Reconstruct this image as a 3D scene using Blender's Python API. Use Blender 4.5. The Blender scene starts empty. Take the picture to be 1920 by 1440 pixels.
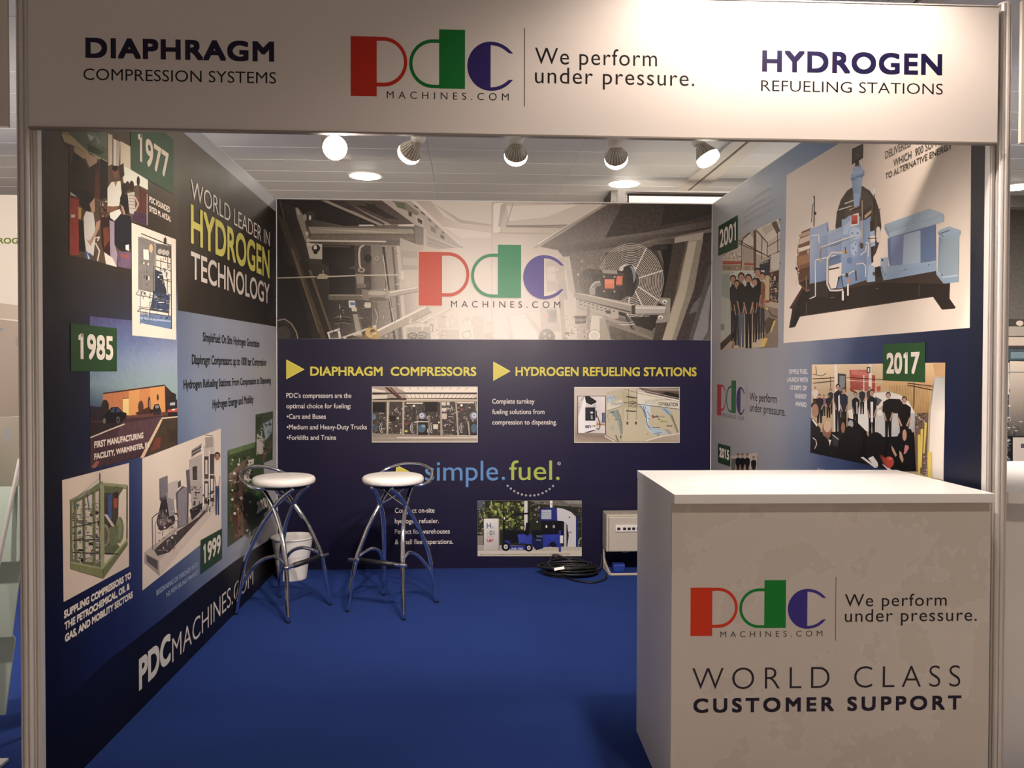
import bpy, bmesh, math, random
from mathutils import Vector, Matrix
from mathutils.geometry import tessellate_polygon
S = bpy.context.scene
C = S.collection
PI = math.pi

# ------------------------------------------------------------------ camera, light, exposure
CAM = Vector((-0.1664, -5.4652, 1.3381)); YAW, PITCH, ROLL, FPX = 0.0492, -0.0164, 0.0022, 1517.6
FW = Vector((math.sin(YAW) * math.cos(PITCH), math.cos(YAW) * math.cos(PITCH), math.sin(PITCH)))
R0 = Vector((math.cos(YAW), -math.sin(YAW), 0)); U0 = R0.cross(FW)
RT = R0 * math.cos(ROLL) + U0 * math.sin(ROLL); UP = U0 * math.cos(ROLL) - R0 * math.sin(ROLL)
cd = bpy.data.cameras.new('camera'); cam = bpy.data.objects.new('camera', cd); C.objects.link(cam)
cam.matrix_world = Matrix(((RT.x, UP.x, -FW.x, CAM.x), (RT.y, UP.y, -FW.y, CAM.y), (RT.z, UP.z, -FW.z, CAM.z), (0, 0, 0, 1)))
cd.sensor_width = 36; cd.lens = FPX / 1920 * 36; cd.clip_start = 0.05
S.camera = cam
S.view_settings.view_transform = 'Standard'; S.view_settings.look = 'None'
S.view_settings.exposure = 0.36; S.view_settings.gamma = 1.0; S.view_settings.use_curve_mapping = False
W = bpy.data.worlds.new('hall_air'); S.world = W; W.use_nodes = True
bg = W.node_tree.nodes['Background']; bg.inputs[0].default_value = (1.0, 0.70, 0.56, 1); bg.inputs[1].default_value = 0.15

def lamp(kind, loc, power, color=(1, .86, .72), size=.1, to=None, spot=None, blend=.6, name='lamp_light', parent=None):
    l = bpy.data.lights.new(name, kind); l.energy = power; l.color = color
    if kind == 'AREA': l.shape = 'DISK'; l.size = size
    else: l.shadow_soft_size = size
    if kind == 'SPOT': l.spot_size = math.radians(spot or 90); l.spot_blend = blend
    o = bpy.data.objects.new(name, l); C.objects.link(o); o.location = loc
    if to is not None: o.rotation_euler = (Vector(to) - Vector(loc)).to_track_quat('-Z', 'Y').to_euler()
    if parent: o.parent = parent
    return o
CEIL = 2.80
# recessed ceiling downlights of the hall (x, y, watts); the fixtures are built further down
DOWN = [(-.967, .66, 105), (1.01, .802, 130), (4.107, .729, 110), (-3.9, .70, 110),
        (0.80, -3.28, 165), (3.3, -3.5, 30), (1.0, -5.1, 128), (-4.2, -4.9, 12), (1.6, -7.6, 22), (4.3, -6.6, 9), (-2.6, -7.6, 12)]
for (x, y, w) in DOWN:
    lamp('SPOT', (x, y, CEIL - .015), w, (1, .81, .70), .06, (x, y, 0), 150, .5, 'downlight_light')
# the five spot bulbs behind the fascia: x, y, z of the bulb, aim, watts
BULB = [(-.609, -2.85, 2.050, (.45, -1., -.45), 30), (-.360, -2.85, 2.046, (-.55, .85, -.50), 112), (-.026, -2.85, 2.046, (0.0, 1., -.55), 100),
        (.298, -2.85, 2.040, (.22, 1., -.50), 112), (.590, -2.85, 2.049, (.42, -.20, -.85), 52)]
# unseen fill spots added next door to brighten those booths and the ceiling
for x in (-3.7, -3.0, -2.3, 2.3, 3.0, 3.7):
    lamp('SPOT', (x, -2.85, 2.03), 80, (1, .865, .78), .03, (x, 0, .6), 140, .9, 'next_booth_fill')

# ------------------------------------------------------------------ helpers
def lin(h):
    c = [int(h[i:i + 2], 16) / 255 for i in (0, 2, 4)]
    return [x / 12.92 if x <= .04045 else ((x + .055) / 1.055) ** 2.4 for x in c]
def mat(name, col, rough=.5, metal=0., emit=None, estr=0., alpha=1., trans=0., noise=None, bump=None, spec=.5, coat=0.):
    m = bpy.data.materials.new(name); m.use_nodes = True
    nt = m.node_tree; b = nt.nodes['Principled BSDF']
    b.inputs['Base Color'].default_value = (*col, 1); b.inputs['Roughness'].default_value = rough
    b.inputs['Metallic'].default_value = metal; b.inputs['Specular IOR Level'].default_value = spec
    b.inputs['Alpha'].default_value = alpha; b.inputs['Transmission Weight'].default_value = trans
    b.inputs['Coat Weight'].default_value = coat
    if emit: b.inputs['Emission Color'].default_value = (*emit, 1); b.inputs['Emission Strength'].default_value = estr
    if noise:
        sc, amt = noise
        tc = nt.nodes.new('ShaderNodeTexCoord'); n = nt.nodes.new('ShaderNodeTexNoise'); n.inputs['Scale'].default_value = sc; n.inputs['Detail'].default_value = 6
        r = nt.nodes.new('ShaderNodeMix'); r.data_type = 'RGBA'
        r.inputs['A'].default_value = (*[c * (1 - amt) for c in col], 1); r.inputs['B'].default_value = (*[min(1, c * (1 + amt)) for c in col], 1)
        nt.links.new(tc.outputs['Object'], n.inputs['Vector']); nt.links.new(n.outputs['Fac'], r.inputs['Factor']); nt.links.new(r.outputs['Result'], b.inputs['Base Color'])
    if bump:
        sc, st = bump
        tc = nt.nodes.new('ShaderNodeTexCoord'); n = nt.nodes.new('ShaderNodeTexNoise'); n.inputs['Scale'].default_value = sc; n.inputs['Detail'].default_value = 4
        bp = nt.nodes.new('ShaderNodeBump'); bp.inputs['Strength'].default_value = st; bp.inputs['Distance'].default_value = .002
        nt.links.new(tc.outputs['Object'], n.inputs['Vector']); nt.links.new(n.outputs['Fac'], bp.inputs['Height']); nt.links.new(bp.outputs['Normal'], b.inputs['Normal'])
    return m
def inkmat(name, rough):
    m = bpy.data.materials.new(name); m.use_nodes = True; nt = m.node_tree; b = nt.nodes['Principled BSDF']
    v = nt.nodes.new('ShaderNodeVertexColor'); v.layer_name = 'ink'
    n = nt.nodes.new('ShaderNodeTexNoise'); n.inputs['Scale'].default_value = 6; tc = nt.nodes.new('ShaderNodeTexCoord')
    mr = nt.nodes.new('ShaderNodeMapRange'); mr.inputs['To Min'].default_value = rough - .05; mr.inputs['To Max'].default_value = rough + .05
    nt.links.new(tc.outputs['Object'], n.inputs['Vector']); nt.links.new(n.outputs['Fac'], mr.inputs['Value']); nt.links.new(mr.outputs['Result'], b.inputs['Roughness'])
    nt.links.new(v.outputs['Color'], b.inputs['Base Color']); b.inputs['Specular IOR Level'].default_value = .35
    return m
INK = inkmat('printed_ink', .42)
PHOTO = inkmat('printed_photograph', .40)
nt = PHOTO.node_tree; b = nt.nodes['Principled BSDF']; v = [n for n in nt.nodes if n.type == 'VERTEX_COLOR'][0]; tc = [n for n in nt.nodes if n.type == 'TEX_COORD'][0]
n1 = nt.nodes.new('ShaderNodeTexNoise'); n1.inputs['Scale'].default_value = 48; n1.inputs['Detail'].default_value = 9; n1.inputs['Roughness'].default_value = .72
mr = nt.nodes.new('ShaderNodeMapRange'); mr.inputs['From Min'].default_value = .3; mr.inputs['From Max'].default_value = .7; mr.inputs['To Min'].default_value = -.42; mr.inputs['To Max'].default_value = .34
hs = nt.nodes.new('ShaderNodeHueSaturation'); nt.links.new(tc.outputs['Object'], n1.inputs['Vector']); nt.links.new(n1.outputs['Fac'], mr.inputs['Value'])
bw = nt.nodes.new('ShaderNodeRGBToBW'); m1 = nt.nodes.new('ShaderNodeMath'); m1.operation = 'MULTIPLY_ADD'; m1.use_clamp = True; m1.inputs[1].default_value = -2.2; m1.inputs[2].default_value = 1.0
m2 = nt.nodes.new('ShaderNodeMath'); m2.operation = 'MULTIPLY_ADD'; m2.inputs[2].default_value = 1.0
nt.links.new(v.outputs['Color'], bw.inputs[0]); nt.links.new(bw.outputs[0], m1.inputs[0]); nt.links.new(m1.outputs[0], m2.inputs[0]); nt.links.new(mr.outputs['Result'], m2.inputs[1])
nt.links.new(v.outputs['Color'], hs.inputs['Color']); nt.links.new(m2.outputs[0], hs.inputs['Value']); nt.links.new(hs.outputs['Color'], b.inputs['Base Color'])
M = dict(
    white=mat('white_laminate', (.80, .79, .77), .38, noise=(3, .015)),
    alu=mat('satin_aluminium', (.72, .69, .66), .34, .25, noise=(8, .01)),
    steel=mat('chromed_steel', (.82, .83, .85), .07, 1., noise=(9, .02)),
    rubber=mat('black_rubber', (.012, .012, .013), .45, noise=(30, .2)),
    vinyl=mat('white_vinyl', (.80, .76, .70), .45, noise=(12, .03), bump=(26, .35)),
    plastic=mat('white_plastic', (.74, .72, .68), .42, noise=(6, .02)),
    greybox=mat('beige_grey_plastic', (.47, .43, .36), .45, noise=(9, .04)),
    dark=mat('dark_gap', (.015, .014, .013), .7, noise=(9, .1)),
    plank=mat('painted_metal_plank', (.72, .755, .79), .42, .0, noise=(2.2, .04)),
    hall=mat('hall_paint', (.45, .42, .38), .8, noise=(1.5, .04)),
    cable=mat('black_cable', (.012, .012, .012), .38, noise=(30, .2)),
    glow=mat('lit_lens', (1, .95, .85), .4, emit=(1, .90, .76), estr=22, noise=(5, .01)),
    glowb=mat('lit_bulb_face', (1, .95, .85), .4, emit=(1, .90, .76), estr=14, noise=(5, .01)),
    frost=mat('frosted_glass', (.55, .66, .58), .5, alpha=.93, noise=(4, .06)),
    cream=mat('cream_print', (.72, .66, .56), .5, noise=(2, .02)),
    greyprint=mat('grey_print', (.42, .39, .35), .5, noise=(2, .25)),
    darkprint=mat('dark_print', (.045, .040, .034), .5, noise=(3, .2)),
)
# carpet
cm = mat('blue_carpet', (.030, .085, .46), .95, spec=.1, bump=(900, .5)); M['carpet'] = cm
nt = cm.node_tree; b = nt.nodes['Principled BSDF']; tc = nt.nodes.new('ShaderNodeTexCoord')
n1 = nt.nodes.new('ShaderNodeTexNoise'); n1.inputs['Scale'].default_value = 420; n1.inputs['Detail'].default_value = 3
n2 = nt.nodes.new('ShaderNodeTexNoise'); n2.inputs['Scale'].default_value = 2.2
mm = nt.nodes.new('ShaderNodeMath'); mm.operation = 'MULTIPLY_ADD'; mm.inputs[1].default_value = .35
mx = nt.nodes.new('ShaderNodeMix'); mx.data_type = 'RGBA'; mx.inputs['A'].default_value = (.0145, .034, .145, 1); mx.inputs['B'].default_value = (.026, .058, .25, 1)
nt.links.new(tc.outputs['Object'], n1.inputs['Vector']); nt.links.new(tc.outputs['Object'], n2.inputs['Vector'])
nt.links.new(n2.outputs['Fac'], mm.inputs[0]); nt.links.new(n1.outputs['Fac'], mm.inputs[2]); nt.links.new(mm.outputs[0], mx.inputs['Factor']); nt.links.new(mx.outputs['Result'], b.inputs['Base Color'])
# counter front: pale print with a faint outline map
pm = mat('pale_map_print', (.6, .56, .5), .55); M['map'] = pm
nt = pm.node_tree; b = nt.nodes['Principled BSDF']; tc = nt.nodes.new('ShaderNodeTexCoord')
n1 = nt.nodes.new('ShaderNodeTexNoise'); n1.inputs['Scale'].default_value = 1.7; n1.inputs['Detail'].default_value = 9; n1.inputs['Roughness'].default_value = .62
cr = nt.nodes.new('ShaderNodeValToRGB'); e = cr.color_ramp.elements
A_, B_, L_ = (.68, .635, .585, 1), (.645, .60, .545, 1), (.73, .685, .635, 1)
e[0].position = 0; e[0].color = B_; e[1].position = .424; e[1].color = B_
for ps, c in ((.43, L_), (.436, A_), (.548, A_), (.554, L_), (.56, B_), (1., B_)):
    q = e.new(ps); q.color = c
nt.links.new(tc.outputs['Object'], n1.inputs['Vector']); nt.links.new(n1.outputs['Fac'], cr.inputs['Fac']); nt.links.new(cr.outputs['Color'], b.inputs['Base Color'])

def tag(o, label=None, cat=None, group=None, kind=None):
    if label: o['label'] = label
    if cat: o['category'] = cat
    if group: o['group'] = group
    if kind: o['kind'] = kind
    return o
def empty(name, loc, label=None, cat=None, group=None, rz=0):
    o = bpy.data.objects.new(name, None); C.objects.link(o); o.location = loc; o.rotation_euler = (0, 0, rz); o.empty_display_size = .05
    return tag(o, label, cat, group)
def place(o, parent):
    if parent is not None:
        o.parent = parent
    return o
def obj(name, bm, m, parent=None, label=None, smooth=False, world=True):
    """link bm as one mesh object; coordinates are world ones unless world=False (then local to the parent)"""
    me = bpy.data.meshes.new(name)
    if smooth:
        for f in bm.faces: f.smooth = True
    bm.to_mesh(me); bm.free()
    for k in (m if isinstance(m, (list, tuple)) else [m]): me.materials.append(k)
    o = bpy.data.objects.new(name, me); C.objects.link(o)
    if parent is not None:
        o.parent = parent
        if world:
            pl = Matrix.Identity(4); q = parent
            while q is not None: pl = Matrix.LocRotScale(q.location, q.rotation_euler, None) @ pl; q = q.parent
            me.transform(pl.inverted())
    if label: o['label'] = label
    return o
def box(bm, x0, x1, y0, y1, z0, z1, bev=0., mi=0):
    r = bmesh.ops.create_cube(bm, size=1)
    for v in r['verts']: v.co = Vector(((x0 + x1) / 2 + v.co.x * (x1 - x0), (y0 + y1) / 2 + v.co.y * (y1 - y0), (z0 + z1) / 2 + v.co.z * (z1 - z0)))
    fs = {f for v in r['verts'] for f in v.link_faces}
    if bev:
        g = bmesh.ops.bevel(bm, geom=list({e for v in r['verts'] for e in v.link_edges}), offset=bev, segments=2, affect='EDGES', profile=.6); fs = set(g['faces']) | {f for f in fs if f.is_valid}
    for f in fs:
        if f.is_valid: f.material_index = mi
    return bm
def bxo(name, c, m, parent=None, bev=0., label=None):
    bm = bmesh.new(); box(bm, *c, bev=bev); return obj(name, bm, m, parent, label)
def spl(pts, n=8):
    P = [Vector(p) for p in pts]; out = []
    for i in range(len(P) - 1):
        a = P[i - 1] if i else P[0] * 2 - P[1]; b, c = P[i], P[i + 1]; d = P[i + 2] if i + 2 < len(P) else P[-1] * 2 - P[-2]
        for k in range(n):
            t = k / n
            out.append(.5 * ((2 * b) + (-a + c) * t + (2 * a - 5 * b + 4 * c - d) * t * t + (-a + 3 * b - 3 * c + d) * t ** 3))
    out.append(P[-1]); return out
def tube(bm, pts, r, seg=12, closed=False):
    P = [Vector(p) for p in pts]; n = len(P); rings = []; prev = None
    for i, p in enumerate(P):
        if closed: t = (P[(i + 1) % n] - P[i - 1]).normalized()
        else: t = (P[min(i + 1, n - 1)] - P[max(i - 1, 0)]).normalized()
        if prev is None:
            u = t.orthogonal().normalized()
        else:
            u = (prev - t * prev.dot(t)).normalized()
        prev = u; v = t.cross(u); rr = r[i] if isinstance(r, (list, tuple)) else r
        rings.append([bm.verts.new(p + (u * math.cos(2 * PI * k / seg) + v * math.sin(2 * PI * k / seg)) * rr) for k in range(seg)])
    for i in range(n if closed else n - 1):
        a, b = rings[i], rings[(i + 1) % n]
        for k in range(seg): bm.faces.new((a[k], a[(k + 1) % seg], b[(k + 1) % seg], b[k]))
    if not closed: bm.faces.new(rings[0][::-1]); bm.faces.new(rings[-1])
    return bm
def lathe(bm, prof, cx=0, cy=0, seg=48, mtx=None):
    rings = []
    for (r, z) in prof:
        rings.append([bm.verts.new(Vector((cx + r * math.cos(2 * PI * k / seg), cy + r * math.sin(2 * PI * k / seg), z))) for k in range(seg)] if r > 1e-6 else [bm.verts.new(Vector((cx, cy, z)))])
    for a, b in zip(rings, rings[1:]):
        for k in range(seg):
            q = [a[k % len(a)], a[(k + 1) % len(a)], b[(k + 1) % len(b)], b[k % len(b)]]
            q2 = []
            for v in q:
                if v not in q2: q2.append(v)
            if len(q2) > 2: bm.faces.new(q2)
    if mtx is not None: bmesh.ops.transform(bm, matrix=mtx, verts=[v for r in rings for v in r])
    bmesh.ops.recalc_face_normals(bm, faces=bm.faces)
    return bm

# ------------------------------------------------------------------ printing on flat panels
# A Plane is one flat printed face standing in the booth; the artwork on it was measured in the photograph and
# is turned into metres (u along the panel, v up) on that face.
class Plane:
    def __init__(s, org, u, n, gain, sat=1.): s.o = Vector(org); s.u = Vector(u); s.n = Vector(n); s.gain = gain; s.sat = sat
    def uv(s, x, y):
        d = FW * FPX + RT * (x - 960) - UP * (y - 720)
        t = (s.o - CAM).dot(s.n) / d.dot(s.n); p = CAM + d * t - s.o
        return p.dot(s.u), p.z
    def pt(s, u, v, h=0): return s.o + s.u * u + Vector((0, 0, v)) + s.n * h
WX = 1.468; YF = -3.03
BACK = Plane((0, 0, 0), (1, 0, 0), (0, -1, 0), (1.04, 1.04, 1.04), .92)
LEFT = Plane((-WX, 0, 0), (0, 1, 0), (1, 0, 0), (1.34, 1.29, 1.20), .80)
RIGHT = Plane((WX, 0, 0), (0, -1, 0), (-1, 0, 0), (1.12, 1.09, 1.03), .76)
FASC = Plane((0, YF, 0), (1, 0, 0), (0, -1, 0), (1, 1, 1))
CRZ = math.radians(-.8); CO = Vector((.4375, -3.084, 0)); CU = Vector((math.cos(CRZ), math.sin(CRZ), 0)); CN = Vector((math.sin(CRZ), -math.cos(CRZ), 0))
CNTR = Plane(CO - CN * .0375, CU, CN, (1, 1, 1))
NBL = Plane((0, 0, 0), (1, 0, 0), (0, -1, 0), (1.1, 1.1, 1.1))
_fc = {}
def text_shape(s, sp=1.0, off=0., raw=False):
    k = (s, sp, off, raw)
    if k not in _fc:
        c = bpy.data.curves.new('lettering_curve', 'FONT'); c.body = s; c.space_character = sp; c.offset = off; c.resolution_u = 6 if len(s) < 18 else 3
        o = bpy.data.objects.new('lettering_curve', c); C.objects.link(o); m = o.to_mesh()
        vs = [(v.co.x, v.co.y) for v in m.vertices]; fs = [tuple(p.vertices) for p in m.polygons]
        o.to_mesh_clear(); bpy.data.objects.remove(o); bpy.data.curves.remove(c)
        if not raw and s.isdigit() and len(s) == 4 and '1' in s:      # the numeral one of these badges has a flag
            for i, ch in enumerate(s):
                if ch == '1':
                    xr = max(v[0] for v in text_shape(s[:i + 1], sp, off, True)[0]); t_ = .088; n = len(vs); q = .69
                    vs += [(xr - t_ * .5, q), (xr - t_ - .11, q - .07), (xr - t_ - .11, q - .15), (xr - t_ * .5, q - .10)]; fs.append((n, n + 1, n + 2, n + 3))
        _fc[k] = (vs, fs)
    return _fc[k]
_h = text_shape('H')[0]; CAP = max(v[1] for v in _h)
class Print:
    """one printed piece: flat coloured shapes a hair above each other, kept in ONE mesh"""
    def __init__(s, pl, name, parent, h=.6, ox=0, oy=0, sc=1., label=None):
        s.pl, s.name, s.par, s.h, s.label = pl, name, parent, h * .001, label
        s.v, s.f, s.c = [], [], []; s.fr(ox, oy, sc); s.step = .9e-5; s.fx = None; s.box = None
    def fr(s, ox, oy, sc): s.ox, s.oy, s.sc = ox, oy, sc; return s
    def col(s, h):
        g = s.pl.gain; c = [x ** 1.07 for x in lin(h)]; L = .3 * c[0] + .6 * c[1] + .1 * c[2]
        return [min(.86, max(0, L + (x - L) * s.pl.sat) * k) for x, k in zip(c, g)]
    def uv(s, p): return s.pl.uv(s.ox + p[0] / s.sc, s.oy + p[1] / s.sc)
    def add(s, uvs, cols, faces=None):
        if s.box: uvs = [(min(max(u, s.box[0]), s.box[1]), min(max(v, s.box[2]), s.box[3])) for u, v in uvs]
        if s.fx:
            if not isinstance(cols[0], (list, tuple)): cols = [cols] * len(uvs)
            cols = [s.fx(u, v, c) for (u, v), c in zip(uvs, cols)]
        b = len(s.v); s.v += [s.pl.pt(u, v, s.h) for u, v in uvs]; s.h += s.step
        for f in (faces or [range(len(uvs))]):
            s.f.append([b + i for i in f]); s.c.append([cols[i] if isinstance(cols[0], (list, tuple)) else cols for i in f])
    def poly(s, h, pts):
        uv = [s.uv(p) for p in pts]
        if len(pts) > 4:
            tr = tessellate_polygon([[Vector((a, b, 0)) for a, b in uv]]); s.add(uv, s.col(h), tr)
        else: s.add(uv, s.col(h))
    def pgrad(s, hs, pts): s.add([s.uv(p) for p in pts], [s.col(h) for h in hs])
    def rect(s, h, x0, y0, x1, y1): s.poly(h, [(x0, y0), (x1, y0), (x1, y1), (x0, y1)])
    def line(s, h, w, pts):
        for a, b in zip(pts, pts[1:]):
            dx, dy = b[0] - a[0], b[1] - a[1]; L = math.hypot(dx, dy) or 1; nx, ny = -dy / L * w / 2, dx / L * w / 2
            s.poly(h, [(a[0] + nx, a[1] + ny), (b[0] + nx, b[1] + ny), (b[0] - nx, b[1] - ny), (a[0] - nx, a[1] - ny)])
    def ell(s, h, cx, cy, rx, ry, n=18, rot=0):
        c, d = math.cos(rot), math.sin(rot)
        s.add([s.uv((cx + rx * math.cos(2 * PI * k / n) * c - ry * math.sin(2 * PI * k / n) * d, cy + rx * math.cos(2 * PI * k / n) * d + ry * math.sin(2 * PI * k / n) * c)) for k in range(n)], s.col(h))
    def arc(s, h, w, cx, cy, rx, ry, a0=0, a1=360, n=0):
        n = n or max(6, int(abs(a1 - a0) / 14)); A = [math.radians(a0 + (a1 - a0) * k / n) for k in range(n + 1)]
        o = [s.uv((cx + (rx + w / 2) * math.cos(a), cy + (ry + w / 2) * math.sin(a))) for a in A]
        i = [s.uv((cx + (rx - w / 2) * math.cos(a), cy + (ry - w / 2) * math.sin(a))) for a in A]
        s.add(o + i, s.col(h), [(k, k + 1, n + 2 + k, n + 1 + k) for k in range(n)])
    def grid(s, xs, ys, rows, sub=3):
        """smooth colour field over printed artwork: rows of hex colours at the given positions"""
        cs = [[s.col(h) for h in r.split()] for r in rows]
        def at(i, j, a, b):
            def L(p, q, t): return [x + (y - x) * t for x, y in zip(p, q)]
            return L(L(cs[j][i], cs[j][i + 1], a), L(cs[j + 1][i], cs[j + 1][i + 1], a), b)
        nx, ny = (len(xs) - 1) * sub, (len(ys) - 1) * sub; uv, cc, fa = [], [], []
        for jj in range(ny + 1):
            j = min(jj // sub, len(ys) - 2); b = (jj - j * sub) / sub
            for ii in range(nx + 1):
                i = min(ii // sub, len(xs) - 2); a = (ii - i * sub) / sub
                uv.append(s.gp(xs[i] + (xs[i + 1] - xs[i]) * a, ys[j] + (ys[j + 1] - ys[j]) * b)); cc.append(at(i, j, a * a * (3 - 2 * a), b * b * (3 - 2 * b)))
        for j in range(ny):
            for i in range(nx): k = j * (nx + 1) + i; fa.append((k, k + 1, k + nx + 2, k + nx + 1))
        s.add(uv, cc, fa)
    gp = None
    def text(s, body, x0, y0, x1, y1, top, h, bold=0., sp=1., off=0., part=None):
        """baseline from (x0,y0) to (x1,y1), capital top at the left at y=top; bold in mm"""
        vs, fs = text_shape(body, sp, off)
        a = s.uv((x0, y0)); b_ = s.uv((x1, y1)); t = s.uv((x0, top)); kx = (b_[0] - a[0]); vb = (a[1] + b_[1]) / 2; kv = (t[1] - a[1]) / CAP
        mn = min(v[0] for v in vs); mxx = max(v[0] for v in vs); sgn = 1 if kx > 0 else -1
        r = bold * .001
        base = [(a[0] + sgn * r + (x - mn) / (mxx - mn) * (kx - 2 * sgn * r), vb + r + y * kv * (1 - 2 * r / (t[1] - a[1]))) for x, y in vs]
        if part: fs = [f for f in fs if part[0] <= sum(vs[i][0] for i in f) / len(f) < part[1]]
        c = s.col(h)
        D = [(0, 0)] + ([(r * a_, r * b2) for a_ in (-1, 0, 1) for b2 in (-1, 0, 1) if a_ or b2] if r else [])
        hh = s.h
        for i, (dx, dy) in enumerate(D):
            s.add([(u + dx, v + dy) for u, v in base], c, fs)
            s.h = hh + 5e-6 * (i + 1)
        s.h = hh + 6e-5
    def person(s, x, y, ht, w, top='151515', legs='1a1a20', skin='b08468', hair='1c1512'):
        """a small printed standing figure, feet at (x, y)"""
        hd = ht * .066
        s.poly(legs, [(x - w * .34, y - ht * .5), (x + w * .34, y - ht * .5), (x + w * .30, y), (x + w * .08, y), (x, y - ht * .42), (x - w * .08, y), (x - w * .30, y)])
        s.poly(top, [(x - w * .5, y - ht * .8), (x - w * .15, y - ht * .86), (x + w * .15, y - ht * .86), (x + w * .5, y - ht * .8), (x + w * .46, y - ht * .6), (x + w * .36, y - ht * .46), (x - w * .36, y - ht * .46), (x - w * .46, y - ht * .6)])
        s.line(skin, w * .14, [(x - w * .46, y - ht * .62), (x - w * .2, y - ht * .46)]); s.line(skin, w * .14, [(x + w * .46, y - ht * .62), (x + w * .2, y - ht * .46)])
        s.ell(hair, x, y - ht * .945, hd * .72, hd * .9, 12); s.ell(skin, x, y - ht * .925, hd * .58, hd * .8, 12)
    def clutter(s, seed, n, cols, x0, y0, x1, y1, w0=2, w1=9, thin=.6):      # loose small shapes: pipework, leaves, boxes
        rnd = random.Random(seed); cols = cols.split()
        for _ in range(n):
            x, y = rnd.uniform(x0, x1), rnd.uniform(y0, y1); c = rnd.choice(cols); a = rnd.uniform(w0, w1)
            t = rnd.random()
            if t < thin:
                dx, dy = (a * 2.2, a * .35) if rnd.random() < .5 else (a * .35, a * 2.2)
                s.rect(c, max(x0, x - dx / 2), max(y0, y - dy / 2), min(x1, x + dx / 2), min(y1, y + dy / 2))
            elif t < thin + .2 or thin <= .3: s.ell(c, min(max(x, x0 + a), x1 - a), min(max(y, y0 + a), y1 - a), a * .6, a * .6, 8)
            else: s.arc(c, a * .25, min(max(x, x0 + a), x1 - a), min(max(y, y0 + a), y1 - a), a * .8, a * .8, rnd.uniform(0, 180), rnd.uniform(200, 400), 6)
    def draw(s, txt):
        """compact drawing notes: p=polygon l=line e=ellipse a=arc r=rectangle g=gradient quad"""
        for ln in txt.strip().split('\n'):
            t = ln.split()
            if not t: continue
            k = t[0]
            P = lambda q: [tuple(float(z) for z in w.split(',')) for w in q]
            if k == 'p': s.poly(t[1], P(t[2:]))
            elif k == 'l': s.line(t[1], float(t[2]), P(t[3:]))
            elif k == 'e': c, r = P(t[2:4]); s.ell(t[1], *c, *r)
            elif k == 'a': c, r, a = P(t[3:6]); s.arc(t[1], float(t[2]), *c, *r, *a)
            elif k == 'r': c, r = P(t[2:4]); s.rect(t[1], *c, *r)
            elif k == 'g': s.pgrad(t[1:5], P(t[5:9]))
    def build(s):
        used = sorted({i for f in s.f for i in f}); mp = {a: b for b, a in enumerate(used)}; s.v = [s.v[i] for i in used]; s.f = [[mp[i] for i in f] for f in s.f]
        me = bpy.data.meshes.new(s.name)
        pm_ = Matrix.Identity(4); q = s.par
        while q is not None: pm_ = Matrix.LocRotScale(q.location, q.rotation_euler, None) @ pm_; q = q.parent
        iv = pm_.inverted()
        nz = s.pl.n; vs = [iv @ v for v in s.v]; F, Cc = [], []
        for f, c in zip(s.f, s.c):
            a, b_, d = s.v[f[0]], s.v[f[1]], s.v[f[2]]
            if (b_ - a).cross(d - a).dot(nz) < 0: f = f[::-1]; c = c[::-1]
            F.append(f); Cc += c
        me.from_pydata(vs, [], F)
        at = me.color_attributes.new('ink', 'FLOAT_COLOR', 'CORNER')
        fl = []
        for c in Cc: fl += [*c, 1.]
        at.data.foreach_set('color', fl); me.materials.append(PHOTO if s.name in ('photo_print', 'mural_print', 'machinery_print') else INK)
        o = bpy.data.objects.new(s.name, me); C.objects.link(o); o.parent = s.par
        if s.label: o['label'] = s.label
        return o
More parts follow.
